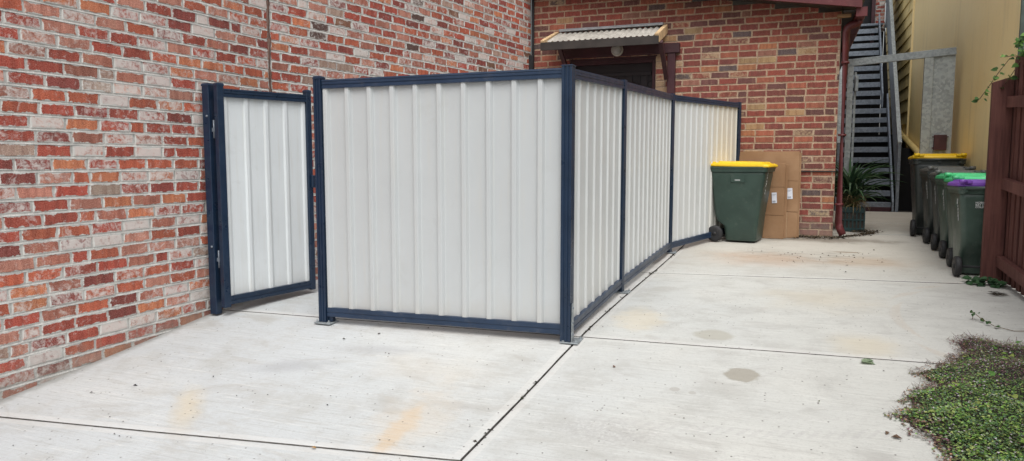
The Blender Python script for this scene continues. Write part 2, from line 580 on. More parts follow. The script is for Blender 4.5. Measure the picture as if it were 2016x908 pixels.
def concrete_mat():
    g = G('broomed_concrete')
    v = g.coord()
    s = g.sep(v)
    big = g.noise(v, .55, 5, .6)
    mid = g.noise(v, 3.2, 6, .65)
    # broom streaks run across the drive
    streak = g.noise(g.scale(v, (2.2, 46, 1)), 1.4, 5, .6)
    fine = g.noise(v, 160, 3, .6)
    grit = g.noise(v, 55, 4, .7)
    # warm to the right and far end, cool near the left wall
    warm = g.ss(g.math('ADD', s[0], g.math('MULTIPLY', g.math('SUBTRACT', big, .5), 4.)), -3.6, .8)
    c = g.mix(warm, (.50, .525, .535), (.53, .53, .495))
    c = g.mix(g.math('MULTIPLY', g.ss(mid, .44, .72), .65), c, (.40, .395, .37))
    c = g.mix(g.math('MULTIPLY', g.ss(big, .45, .7), .35), c, (.65, .64, .60))
    c = g.mix(g.math('MULTIPLY', g.ss(streak, .52, .74), .40), c, (.33, .325, .305))
    c = g.mix(g.math('MULTIPLY', g.ss(streak, .44, .28), .45), c, (.70, .695, .66))
    st2 = g.noise(g.scale(v, (9, 120, 1)), 1.3, 3, .6)
    c = g.mix(g.math('MULTIPLY', g.ss(st2, .5, .75), .30), c, (.36, .35, .33))
    c = g.mix(g.math('MULTIPLY', g.ss(grit, .52, .78), .50), c, (.31, .30, .285))
    c = g.mix(g.math('MULTIPLY', g.ss(grit, .42, .25), .30), c, (.72, .71, .68))
    c = g.mix(g.math('MULTIPLY', g.ss(fine, .55, .8), .3), c, (.30, .29, .28))
    smud = g.noise(g.scale(v, (1.2, 2.6, 1)), 1.5, 7, .7, .8)
    c = g.mix(g.math('MULTIPLY', g.ss(smud, .53, .66), .52), c, (.40, .39, .365))
    # far part of the drive is browner
    far = g.math('MULTIPLY', g.ss(g.math('ADD', s[1], g.math('MULTIPLY', mid, 1.2)), 7.2, 9.5), .40)
    c = g.mix(far, c, (.48, .42, .33))
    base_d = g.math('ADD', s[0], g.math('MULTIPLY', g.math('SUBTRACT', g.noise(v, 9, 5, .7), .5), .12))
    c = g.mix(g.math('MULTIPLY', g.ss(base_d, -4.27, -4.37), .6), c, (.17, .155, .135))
    # smooth tooled margins beside the joints
    mg = g.attr('margin', 'Fac')
    c = g.mix(g.math('MULTIPLY', mg, .35), c, (.62, .61, .585))

    def stain(c, x, y, rx, ry, rot, colr, st, n_amt=.6, nsc=4., e0=1.05, e1=.35, tex=None):
        mp = g.mapping(v, (x, y, 0), (0, 0, R(rot)), (rx, ry, 1000.), 'TEXTURE')
        ln = g.vmath('LENGTH', mp)
        ln = g.math('ADD', ln, g.math('MULTIPLY', g.math('SUBTRACT', g.noise(v, nsc, 6, .65), .5), n_amt * 2))
        f = g.ss(ln, e0, e1)
        if tex is not None:
            f = g.math('MULTIPLY', f, tex)
        return g.mix(g.math('MULTIPLY', f, st), c, colr)

    rusty = g.ss(streak, .25, .65, .55, 1.)
    c = stain(c, -1.87, 3.20, .10, .40, 6, (.57, .40, .22), .55, .8, 8, .95, .3, rusty)
    c = stain(c, -1.86, 3.30, .26, .62, 6, (.58, .48, .36), .24, .9, 7, 1., .3)
    c = stain(c, -3.18, 3.07, .09, .34, 40, (.58, .47, .29), .45, .6, 6, 1.3, .1)
    c = stain(c, -2.1, 3.95, .5, .22, 0, (.55, .48, .38), .2, .8, 5, 1.3, .1)
    c = stain(c, -1.05, 5.3, .22, .42, 8, (.60, .52, .38), .45, .9, 6, 1.1, .3)
    c = stain(c, -.26, 4.353, .10, .105, 0, (.29, .265, .215), .75, .34, 14, 1.08, .85)
    c = stain(c, -.49, 5.03, .135, .13, 20, (.36, .34, .28), .62, .4, 7, 1.15, .75)
    c = stain(c, -.60, 4.05, .03, .03, 0, (.36, .34, .31), .6, .4, 12, 1.1, .8)
    c = stain(c, -.50, 4.03, .022, .022, 0, (.36, .34, .31), .6, .4, 12, 1.1, .8)
    c = stain(c, -.86, 3.45, .36, .16, 0, (.38, .37, .36), .55, .7, 7, 1.2, .2, g.ss(grit, .35, .6))
    c = stain(c, -3.0, 3.75, .30, .12, 25, (.33, .335, .35), .5, .8, 6, 1.3, .1)
    c = stain(c, -2.6, 4.15, .35, .10, 10, (.34, .34, .35), .45, .8, 6, 1.3, .1)
    # dirt in the worn patch in front of the far wall
    c = stain(c, .10, 8.5, .95, .55, 0, (.20, .175, .145), .75, .9, 3.5, 1.2, .2, g.ss(streak, .42, .62))
    c = stain(c, -.3, 8.3, .7, .5, 0, (.46, .31, .21), .50, .8, 3, 1.3, .1)
    c = stain(c, .75, 8.4, .5, .35, 0, (.46, .33, .22), .42, .8, 3, 1.3, .1)
    c = stain(c, .3, 9.95, 1.0, .30, 0, (.16, .13, .10), .7, .9, 4, 1.2, .25)
    c = stain(c, .25, 6.4, .5, .5, 0, (.53, .46, .34), .4, .9, 3, 1.3, .1)
    c = stain(c, .45, 5.1, .25, .3, 0, (.54, .47, .34), .5, .6, 5, 1.2, .2)
    c = stain(c, .55, 9.0, .16, .05, 0, (.22, .16, .10), .7, .5, 8, 1.2, .5)
    c = stain(c, -1.38, 8.1, .05, .55, 0, (.20, .19, .18), .75, .3, 6, 1.1, .7)

    def arc(c, cx, cy, rad, w, col, st, x0, x1, treads=95.):
        d = g.vmath('DISTANCE', g.mapping(v, sc=(1, 1, 0)), (cx, cy, 0))
        f = g.ss(g.math('ABSOLUTE', g.math('SUBTRACT', d, rad)), w, w * .7)
        tread = g.ss(g.math('SINE', g.math('ADD', g.math('MULTIPLY', s[0], treads), g.math('MULTIPLY', d, 60.))), -.2, .5)
        f = g.math('MULTIPLY', g.math('MULTIPLY', f, tread), g.ss(grit, .3, .55))
        f = g.math('MULTIPLY', f, g.math('MULTIPLY', g.ss(s[0], x0, x0 + .3), g.ss(s[0], x1, x1 - .3)))
        return g.mix(g.math('MULTIPLY', f, st), c, col)

    c = arc(c, -.9, 7.6, 4.02, .05, (.42, .41, .40), .35, -1.1, .7)
    c = arc(c, -.9, 7.6, 3.85, .025, (.44, .43, .41), .3, -.4, .8)
    c = arc(c, 2.9, 5.9, 2.2, .06, (.50, .44, .37), .5, .5, 1.6, 30.)
    c = arc(c, -2.6, 7.2, 2.3, .05, (.45, .43, .41), .45, -1.2, -.5)
    # pits, specks and dropped grit
    vd = g.vor(v, 26)
    vsel = g.vor(v, 26, 'F1', 'Color')
    ch = g.sep(vsel)
    pit = g.math('MULTIPLY', g.ss(vd, .17, .08), g.math('GREATER_THAN', ch[0], .76))
    c = g.mix(g.math('MULTIPLY', pit, .75), c, (.12, .11, .10))
    vd2 = g.vor(g.scale(v, (1, 2.4, 1)), 9)
    ch2 = g.sep(g.vor(g.scale(v, (1, 2.4, 1)), 9, 'F1', 'Color'))
    pit2 = g.math('MULTIPLY', g.ss(g.math('ADD', vd2, g.math('MULTIPLY', grit, .12)), .14, .09), g.math('GREATER_THAN', ch2[1], .86))
    c = g.mix(g.math('MULTIPLY', pit2, .7), c, (.17, .15, .125))
    # scratch-like flecks along the broom direction
    fl = g.noise(g.scale(v, (7, 60, 1)), 2.2, 3, .7)
    flr = g.math('MULTIPLY', g.ss(fl, .62, .70), g.ss(g.noise(v, 1.1, 3), .38, .58))
    c = g.mix(g.math('MULTIPLY', flr, .5), c, (.19, .18, .165))
    # hairline cracks
    cr = g.vor(g.vmath('ADD', v, g.mapping(g.n('ShaderNodeTexNoise').outputs['Color'], sc=(.25, .25, 0))), .55, 'DISTANCE_TO_EDGE')
    h = g.math('ADD', g.math('MULTIPLY', streak, .9), g.math('ADD', g.math('MULTIPLY', fine, .35), g.math('MULTIPLY', pit, -1.2)))
    return g.finish(c, .86, 0, h, .0022, spec=.25)


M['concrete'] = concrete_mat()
M['joint_dirt'] = simple('dirty_joint_filler', (.10, .094, .085), .95, 0, .4, 20)
M['soil'] = simple('dark_soil', (.050, .043, .036), .95, 0, .4, 9, bump=.01, bsc=30)


def yellow_mat():
    g = G('yellow_painted_cladding')
    v = g.coord()
    a = g.noise(v, .8, 5)
    b = g.noise(g.scale(v, (6, 6, .7)), 1.2, 5)
    s = g.sep(v)
    c = g.mix(g.ss(a, .3, .7), (.86, .66, .28), (.92, .75, .39))
    c = g.mix(g.math('MULTIPLY', g.ss(b, .5, .75), .28), c, (.45, .36, .17))
    # paler near the top, stronger yellow low down
    c = g.mix(g.ss(s[2], .6, 3.4, .0, .45), c, (.88, .73, .46))
    c = g.mix(g.math('MULTIPLY', g.ss(g.noise(v, 13, 6, .7), .58, .72), .25), c, (.33, .27, .15))
    return g.finish(c, .7, 0, g.noise(v, 2.2, 4), .006, spec=.3)


M['yellow'] = yellow_mat()
M['yellow_board'] = simple('yellow_weatherboard', (.70, .55, .25), .7, 0, .15, 3, dirt=((.22, .17, .08), .4))
M['yellow_pipe'] = simple('yellow_painted_pipe', (.66, .50, .20), .5, 0, .1, 4)
M['white_trim'] = simple('offwhite_trim', (.55, .53, .47), .6, 0, .15, 6)
M['raw_timber'] = simple('raw_pine', (.64, .45, .25), .7, 0, .2, 8, dirt=((.35, .22, .11), .4))
M['corrugated'] = simple('grey_corrugated_sheet', (.44, .415, .37), .55, .1, .15, 7, dirt=((.18, .16, .14), .35))
M['flashing'] = simple('lead_flashing', (.29, .30, .31), .55, .2, .2, 9)
M['lamp'] = simple('frosted_lamp_glass', (.42, .43, .40), .3, 0, .1, 9)
M['crate'] = simple('dark_green_crate_plastic', (.012, .040, .042), .45, 0, .2, 8)
M['tar'] = simple('black_sealed_conduit', (.014, .014, .016), .7, 0, .3, 9)
M['sealant'] = simple('brown_joint_sealant', (.135, .078, .06), .8, 0, .3, 14, bump=.003, bsc=40)


def paling_mat():
    g = G('stained_paling')
    v = g.coord()
    gr = g.noise(g.scale(v, (22, 22, 1.2)), 2, 5, .6)
    a = g.noise(v, 2, 4)
    c = g.mix(g.ss(gr, .3, .7), (.082, .031, .027), (.145, .058, .047))
    c = g.mix(g.math('MULTIPLY', g.ss(a, .5, .7), .4), c, (.20, .085, .068))
    return g.finish(c, .75, 0, gr, .003, spec=.3)


M['paling'] = paling_mat()


def leaf_mat(name, trans=.25, rough=.5):
    g = G(name)
    col = g.attr('leaf')
    v = g.coord()
    c = g.mix(g.ss(g.noise(v, 90, 3), .3, .7), g.mix(1., col, (.7, .72, .65), 'MULTIPLY'), col)
    return g.finish(c, rough, 0, None, spec=.4, trans=trans)


M['leaf'] = leaf_mat('leaf_surface', .25, .68)
M['litter'] = leaf_mat('dry_litter', .05, .9)
M['stem'] = simple('vine_stem', (.16, .11, .06), .7, 0, .3, 20)


class Leaves:
    """collects many small leaf faces with a colour each"""

    def __init__(self):
        self.v, self.f, self.c = [], [], []

    def poly(self, pts, col):
        b = len(self.v)
        self.v += [tuple(p) for p in pts]
        self.f.append(tuple(range(b, b + len(pts))))
        self.c.append(col)

    def leaf(self, p, d, n, L, W, col, fold=.25, heart=False):
        p, d, n = Vector(p), Vector(d).normalized(), Vector(n)
        s = d.cross(n)
        if s.length < 1e-4:
            s = Vector((1, 0, 0))
        s.normalize()
        n = s.cross(d)
        tip = p + d * L - n * L * .12
        if heart:
            m = p + d * L * .4
            l = [p + d * L * -.08 + s * W * .32 + n * W * fold * .5, p + d * L * .2 + s * W * .55 + n * W * fold, p + d * L * .6 + s * W * .38 + n * W * fold * .7]
            r = [p + d * L * -.08 - s * W * .32 + n * W * fold * .5, p + d * L * .2 - s * W * .55 + n * W * fold, p + d * L * .6 - s * W * .38 + n * W * fold * .7]
            self.poly([p, l[0], l[1], l[2], tip], col)
            self.poly([p, tip, r[2], r[1], r[0]], tuple(x * .88 for x in col))
        else:
            l = p + d * L * .45 + s * W * .5 + n * W * fold
            r = p + d * L * .45 - s * W * .5 + n * W * fold
            self.poly([p, l, tip], col)
            self.poly([p, tip, r], tuple(x * .85 for x in col))

    def blade(self, p, ang, elev, L, W, droop, col, n=7, col2=None):
        """strap leaf arching from p"""
        p = Vector(p)
        hz = Vector((math.cos(ang), math.sin(ang), 0))
        sd = Vector((-math.sin(ang), math.cos(ang), 0))
        pts = []
        q = p.copy()
        e = elev
        for i in range(n + 1):
            t = i / n
            w = W * (1 - t ** 2.2) * (0.6 + .4 * min(1, t * 4))
            pts.append((q.copy(), w))
            q = q + (hz * math.cos(e) + Vector((0, 0, 1)) * math.sin(e)) * (L / n)
            e -= droop / n * (1 + t)
        for i in range(n):
            (a, wa), (b, wb) = pts[i], pts[i + 1]
            t = i / n
            cc = col if not col2 else tuple(x + (y - x) * t for x, y in zip(col, col2))
            u = Vector((0, 0, .35))
            self.poly([a - sd * wa / 2 + u * wa, a, b, b - sd * wb / 2 + u * wb], cc)
            self.poly([a, a + sd * wa / 2 + u * wa, b + sd * wb / 2 + u * wb, b], tuple(x * .82 for x in cc))

    def build(self, name, mat, parent=None):
        me = bpy.data.meshes.new(name)
        me.from_pydata(self.v, [], self.f)
        me.materials.append(mat)
        ca = me.color_attributes.new('leaf', 'FLOAT_COLOR', 'CORNER')
        ca.data.foreach_set('color', [x for f, c in zip(self.f, self.c) for _ in f for x in (*c, 1.)])
        me.update()
        return link(bpy.data.objects.new(name, me), parent)


# ================================================================== SETTING
def structure(o):
    o['kind'] = 'structure'
    return o


# ground sheet
mb = MB()
ys = [-60, -20, -6] + [-3 + .3 * i for i in range(56)] + [16, 30, 60, 200]
xs = [-120, -30, -8, -4, 0, 4, 8, 30, 120]
gv = [[mb.bm.verts.new((x, y, gz(y) - .022)) for x in xs] for y in ys]
for a, b in zip(gv, gv[1:]):
    for i in range(len(xs) - 1):
        mb.bm.faces.new((a[i], a[i + 1], b[i + 1], b[i]))
structure(mb.build('ground', M['soil']))


# concrete drive: slabs with tooled edges
def slabs(quads):
    verts, faces, mar = [], [], []
    gap = .0054
    for (A, B, C, D) in quads:      # A near-left, B near-right, C far-right, D far-left
        L1 = ((B[0] - A[0]) ** 2 + (B[1] - A[1]) ** 2) ** .5
        L2 = ((D[0] - A[0]) ** 2 + (D[1] - A[1]) ** 2) ** .5

        def par(L):
            off = [gap, gap + .002, gap + .010, gap + .05, gap + .053]
            mid = [gap + .053 + (L - 2 * gap - .106) * i / max(1, int(L / .2)) for i in range(1, max(1, int(L / .2)))]
            p = off + mid + [L - o for o in off[::-1]]
            return p
        pu, pv = par(L1), par(L2)
        base = len(verts)
        nu, nv = len(pu), len(pv)
        for v_ in pv:
            for u_ in pu:
                s, t = u_ / L1, v_ / L2
                x = (A[0] * (1 - s) + B[0] * s) * (1 - t) + (D[0] * (1 - s) + C[0] * s) * t
                y = (A[1] * (1 - s) + B[1] * s) * (1 - t) + (D[1] * (1 - s) + C[1] * s) * t
                e = min(u_, L1 - u_, v_, L2 - v_) - gap
                drop = .006 if e < .001 else (.0015 if e < .005 else (.0003 if e < .012 else 0))
                und = .0025 * (mnoise.noise(Vector((x * 1.1, y * 1.1, 3))))
                jx = .002 * mnoise.noise(Vector((x * 30, y * 30, 1))) if e < .012 else 0
                verts.append((x + jx, y + jx, gz(y) - drop + und))
                mar.append(1. if e < .0505 else 0.)
        for r in range(nv - 1):
            for c in range(nu - 1):
                a = base + r * nu + c
                faces.append((a, a + 1, a + nu + 1, a + nu))
        # skirts
        loop = [base + c for c in range(nu)] + [base + r * nu + nu - 1 for r in range(1, nv)] + \
               [base + (nv - 1) * nu + c for c in range(nu - 2, -1, -1)] + [base + r * nu for r in range(nv - 2, 0, -1)]
        lo = len(verts)
        for i in loop:
            x, y, z = verts[i]
            verts.append((x, y, z - .06))
            mar.append(0.)
        n = len(loop)
        for i in range(n):
            j = (i + 1) % n
            faces.append((loop[j], loop[i], lo + i, lo + j))
    me = bpy.data.meshes.new('driveway')
    me.from_pydata(verts, [], faces)
    me.materials.append(M['concrete'])
    me.materials.append(M['joint_dirt'])
    for p in me.polygons:
        p.material_index = 1 if min(verts[i][2] - gz(verts[i][1]) for i in p.vertices) < (-.0034 if abs(p.normal.z) < 2 else 0) else 0
    at = me.attributes.new('margin', 'FLOAT', 'POINT')
    at.data.foreach_set('value', mar)
    me.update()
    for p in me.polygons:
        p.use_smooth = p.material_index == 0
    return link(bpy.data.objects.new('driveway', me))


JX = -1.345
quads = [
    ((-4.5, -3), (JX - .346, -3), (JX - .0787, 2.975), (-4.5, 2.60)),
    ((-4.5, 2.60), (JX - .0787, 2.975), (JX, 4.735), (-4.5, 4.60)),
    ((-4.5, 4.60), (JX, 4.735), (JX + .05, 7.12), (-4.5, 7.0)),
    ((-4.5, 7.0), (JX + .05, 7.12), (JX + .10, 10.6), (-4.5, 10.6)),
    ((JX - .346, -3), (3.2, -3), (3.2, 4.96), (JX, 4.735)),
    ((JX, 4.735), (3.2, 4.96), (3.2, 7.62), (JX + .05, 7.12)),
    ((JX + .05, 7.12), (2.0, 7.50), (2.0, 10.72), (JX + .10, 10.45)),
    ((.4, 10.61), (2.0, 10.72), (2.0, 12.15), (.4, 11.83)),
    ((.4, 11.83), (2.0, 12.15), (2.0, 14.3), (.4, 14.2)),
]
structure(slabs(quads))

# ================================================================== LEFT BRICK WALL
pal_wash = [((.50, .078, .048), 26), ((.60, .135, .065), 20), ((.72, .25, .115), 11), ((.66, .29, .215), 16), ((.32, .054, .046), 13),
            ((.26, .12, .07), 1.5), ((.52, .38, .31), 4), ((.50, .18, .125), 10), ((.10, .05, .045), 1.2)]


def washw(r):
    x = r.random()
    return r.uniform(.15, .38) if x < .46 else (r.uniform(.42, .57) if x < .84 else r.uniform(.58, .72))


XA = -4.37
lw = thing('brick_wall', 'tall wall of whitewashed reclaimed red bricks along the left, bent at a brown joint', 'wall', (XA, 5.3, gz(5.3)))
YJ = 5.28
brick_wall('near_wall_face', (XA, .6), (0, 1), (1, 0), YJ - .6, -.6, 4.3, pal_wash, washw, (M['wash_brick'], M['wash_mortar']), lw, 11)
cx, cy = -3.68, 10.2
dl = math.hypot(cx - XA, cy - YJ)
bd = ((cx - XA) / dl, (cy - YJ) / dl)
brick_wall('far_wall_face', (XA + bd[0] * .03, YJ + bd[1] * .03), bd, (bd[1], -bd[0]), dl - .05, -.6, 4.9, pal_wash, washw, (M['wash_brick'], M['wash_mortar']), lw, 12)
mb = MB()
pts = []
for i in range(34):
    z = -.3 + i * .15
    pts.append((XA - .006 + .003 * math.sin(i * 1.9), YJ + .012 + .004 * math.sin(i * 2.7), z))
mb.tube(pts, [.022 + .003 * math.sin(i * 3.1) for i in range(34)], 8)
mb.build('control_joint', M['sealant'], lw)

# ================================================================== REAR BRICK BUILDING
pal_red = [((.29, .045, .031), 34), ((.34, .062, .038), 22), ((.235, .042, .036), 20), ((.42, .115, .062), 9), ((.46, .18, .075), 4),
           ((.10, .075, .085), 5), ((.15, .045, .045), 11), ((.50, .33, .16), 3), ((.35, .15, .105), 6)]


def washr(r):
    return r.uniform(.05, .30) if r.random() < .86 else r.uniform(.35, .6)


YF = 10.2
XL, XR = -3.66, .455
# opening: door, u measured from XL
DU0, DU1, DZ1 = -3.09 - XL, -1.865 - XL, 2.60


def washdoor(u, z, w, r):
    x = XL + u
    if -1.9 < x < -.75 and .9 < z < 2.62:
        t = max(0, 1 - (x + 1.8) / 1.05) * (1 - abs(z - 1.85) / .9)
        return min(.85, w + .55 * max(0, t) * r.random() + (.3 if x < -1.63 else 0))
    return w


bb = thing('brick_building', 'red brick building with cream mortar, maroon trim and a small awning over its dark door', 'building', ((XL + XR) / 2, YF, gz(YF)))
RS = .164


def rooflim(z):
    # brickwork stops under the sloping roof
    return (0, 99) if z < 3.02 else (0, (XR + .02 - XL) - (z - 3.02) / RS)


brick_wall('front_wall', (XL, YF), (1, 0), (0, -1), XR - XL, -.05 + .011, 3.72, pal_red, washr, (M['red_brick'], M['red_mortar']), bb, 21,
           holes=[(DU0, DU1, -1, DZ1)], clip=lambda z: rooflim(z), weather=False, bl=.229, bh=.0748, j=.0115, washfn=washdoor, jit=.8)
brick_wall('side_wall', (XR, YF + .005), (0, 1), (1, 0), 9.55, -.05, 3.0, pal_red, washr, (M['red_brick'], M['red_mortar']), bb, 22, weather=False, bl=.229, bh=.0748, j=.0115, jit=.8)
# rear wing with doorway at the head of the stair
brick_wall('rear_wall', (.46, 19.8), (1, 0), (0, -1), .16, .2, 7.2, pal_wash, washw, (M['wash_brick'], M['wash_mortar']), bb, 23, weather=False)
brick_wall('rear_pier', (1.617, 19.8), (1, 0), (0, -1), .21, 4.3, 7.2, pal_wash, washw, (M['wash_brick'], M['wash_mortar']), bb, 24, weather=False)
mb = MB()
mb.box(.62, 1.615, 19.84, 19.95, .2, 7.2, 0)
mb.box(1.62, 1.82, 19.84, 19.95, .2, 4.28, 0)  # below the doorway the dark boxes stand in for shade on the rear wall
mb.build('rear_doorway_and_shade', M['dark'], bb)
mb = MB()
mb.box(1.53, 1.61, 19.72, 19.8, 4.0, 7.2, .004)
mb.build('doorway_frame', M['maroon_dark'], bb)
# door
mb = MB()
mb.box(XL + DU0 - .02, XL + DU1 + .02, YF + .10, YF + .15, 0, DZ1 - .01, 0)
dr_ = mb.build('door', M['door'], bb)
mb = MB()
x0, x1 = XL + DU0, XL + DU1
mb.box(x0, x0 + .05, YF + .02, YF + .10, 0, DZ1, .004)
mb.box(x1 - .05, x1, YF + .02, YF + .10, 0, DZ1, .004)
mb.box(x0 + .05, x1 - .05, YF + .02, YF + .10, DZ1 - .05, DZ1, .004)
mb.build('door_frame', M['maroon_dark'], bb)
mb = MB()
for i in range(10):
    xx = x0 + .13 + i * (x1 - x0 - .26) / 9
    mb.bar((xx, YF + .085, .3), (xx, YF + .085, DZ1 - .18), .014, .014)
    if i % 2:
        mb.tube([(xx + .045 * math.cos(a) + .045, YF + .085, 2.25 + .05 * math.sin(a)) for a in [k * PI / 4 for k in range(9)]], .005, 5)
mb.box(x0 + .07, x1 - .07, YF + .075, YF + .095, DZ1 - .22, DZ1 - .17, .003)
mb.build('security_grille', M['door'], dr_)
mb = MB()
mb.box(x0 - .02, x1 + .02, YF + .003, YF + .14, DZ1 - .005, DZ1 + .13, .003)
mb.build('door_header', M['maroon_dark'], bb)
# reveals
mb = MB()
mb.quad((x0, YF, 0), (x0, YF + .15, 0), (x0, YF + .15, DZ1), (x0, YF, DZ1))
mb.quad((x1, YF, 0), (x1, YF + .15, 0), (x1, YF + .15, DZ1), (x1, YF, DZ1))
mb.quad((x0, YF, DZ1), (x1, YF, DZ1), (x1, YF + .15, DZ1), (x0, YF + .15, DZ1))
mb.build('door_reveal', M['eave_dark'], bb)
# lintel and right post
mb = MB()
mb.box(-3.22, -1.535, YF - .085, YF - .002, 2.645, 2.775, .004)
mb.build('lintel', M['maroon_dark'], bb)
mb = MB()
mb.box(-1.695, -1.590, YF - .075, YF - .003, .1, 2.642, .004)
mb.build('door_post', M['maroon_dark'], bb)
# awning
aw = MB()
nx = 96
AX0, AX1 = -3.24, -1.78
ya, yb = YF - .02, YF - .64
za, zb = 3.015, 2.795
rows = [0, .5, 1]
vv = []
for t in rows:
    row = []
    for i in range(nx + 1):
        u = i / nx
        x = AX0 + (AX1 - AX0) * u + .01
        w = .012 * math.cos(2 * PI * u * 19)
        row.append(aw.bm.verts.new((x, ya + (yb - ya) * t, za + (zb - za) * t + w)))
    vv.append(row)
for a, b in zip(vv, vv[1:]):
    for i in range(nx):
        f = aw.bm.faces.new((a[i], a[i + 1], b[i + 1], b[i]))
        f.smooth = True
ao = aw.build('awning', M['corrugated'], bb)
for x in (AX0 - .045, AX1 + .045):
    mb = MB()
    mb.bar((x, ya + .01, za - .035), (x, yb - .02, zb - .035), .055, .115)
    mb.build('barge_board', M['raw_timber'], ao)
mb = MB()
mb.box(AX0 - .07, AX1 + .07, yb - .045, yb - .022, zb - .115, zb - .008, .003)
mb.build('fascia', M['eave_dark'], ao)
mb = MB()
mb.box(AX0 - .01, AX1 + .015, YF - .05, YF - .002, za + .012, za + .05, .004)
mb.bar((AX0 + .1, YF - .06, za + .012), (AX1 + .01, YF - .06, za + .012), .09, .012)
mb.build('flashing', M['flashing'], ao)
for x in (-3.07, -1.70):
    mb = MB()
    mb.bar((x, YF - .09, 2.30 if x > -2 else 2.35), (x, yb + .06, zb - .07), .055, .05)
    mb.build('bracket', M['maroon_dark'], ao)
# wall light under the awning
wl = MB()
wl.lathe([(.001, 0), (.085, 0), (.085, -.02), (.075, -.05)], 'y', 24, (-2.385, YF - .08, 2.72))
wlo = wl.build('wall_light', M['white_trim'], bb)
wl = MB()
wl.lathe([(.072, -.05), (.066, -.075), (.045, -.095), (.001, -.10)], 'y', 24, (-2.385, YF - .08, 2.72))
wl.build('lamp_glass', M['lamp'], wlo)
# roof
mb = MB()
for (xa, xb_) in ((-4.1, .70),):
    zA = 3.02 + (.46 - xa) * RS + .16
    zB = 3.02 + (.46 - xb_) * RS + .16
    mb.loft([[(xa, 9.88, zA), (xb_, 9.88, zB), (xb_, 18.4, zB), (xa, 18.4, zA)], [(xa, 9.88, zA + .05), (xb_, 9.88, zB + .05), (xb_, 18.4, zB + .05), (xa, 18.4, zA + .05)]])
mb.build('roof', M['corrugated'], bb)
mb = MB()
xa, xb_ = -4.0, .66
zl = lambda x: 3.02 + (.455 - x) * RS
mb.loft([[(xa, 9.86, zl(xa) + .0), (xb_, 9.86, zl(xb_) + .04), (xb_, 9.86, zl(xb_) + .22), (xa, 9.86, zl(xa) + .22)],
         [(xa, 9.90, zl(xa) + .0), (xb_, 9.90, zl(xb_) + .04), (xb_, 9.90, zl(xb_) + .22), (xa, 9.90, zl(xa) + .22)]])
mb.build('barge_board', M['maroon'], bb)
mb = MB()
mb.loft([[(xa, 9.90, zl(xa) + .05), (XR, 9.90, zl(XR) + .05), (XR, YF - .003, zl(XR) + .05), (xa, YF - .003, zl(xa) + .05)],
         [(xa, 9.90, zl(xa) + .07), (XR, 9.90, zl(XR) + .07), (XR, YF - .003, zl(XR) + .07), (xa, YF - .003, zl(xa) + .07)]])
mb.box(XR + .01, .64, 9.95, 18.3, 3.0, 3.015, 0)
mb.build('soffit', M['eave_dark'], bb)
mb = MB()
sec = [(0, 0), (.10, 0), (.125, .05), (.125, .11), (.115, .11), (.112, .055), (.095, .01), (0.01, .01), (.01, .11), (0, .11)]
mb.loft([[(.60 + w, 9.93, 2.93 + z) for w, z in sec], [(.60 + w, 18.3, 2.93 + z) for w, z in sec]])
mb.box(.60, .725, 9.915, 9.929, 2.93, 3.04, .002)
mb.build('gutter', M['maroon'], bb)
mb = MB()
mb.box(.40, .56, YF - .12, YF - .03, 2.965, 3.0, .004)
mb.build('eave_block', M['carton'], bb)
mb = MB()
px, py = .515, YF - .04
mb.tube([(.655, YF - .02, 2.95), (.655, YF - .02, 2.915), (.63, YF - .03, 2.89), (px + .04, py, 2.865), (px + .005, py, 2.84), (px, py, 2.78), (px, py, .40), (px + .012, py - .005, .335), (px + .055, py - .02, .245)], .045, 14)
for z in (.62, 1.5, 2.4):
    mb.lathe([(.0455, 0), (.050, .002), (.050, .024), (.0455, .026)], 'z', 14, (px, py, z))
mb.build('downpipe', M['maroon'], bb)
mb = MB()
mb.box(-.05, XR + .005, YF - .022, YF - .004, 1.045, 1.062, .003)
mb.build('flashing_strip', M['eave_dark'], bb)
# pipe in the corner between the two walls
mb = MB()
mb.tube([(-3.652, YF - .035, .1), (-3.652, YF - .035, 2.6), (-3.652, YF - .035, 5)], .022, 10)
mb.box(-3.70, -3.63, YF - .09, YF - .02, 2.35, 2.72, .01)
tag(mb.build('conduit', M['tar']), 'thin black pipe running up the corner where the two brick walls meet', 'pipe')

# ================================================================== METAL FENCE
P1, P2, P3, PE, FL = (-1.405, 4.60), (-1.388, 6.12), (-1.345, 8.40), (-.745, 10.10), (-3.30, 4.535)
fence = thing('metal_fence', 'off-white ribbed steel fence with navy posts, screening the corner of the two brick walls', 'fence', (P1[0], P1[1], gz(P1[1])))
TOP = {P1: 1.785, P2: 1.85, P3: 1.93, PE: 1.945, FL: 1.775}
BOT = {p: gz(p[1]) for p in TOP}


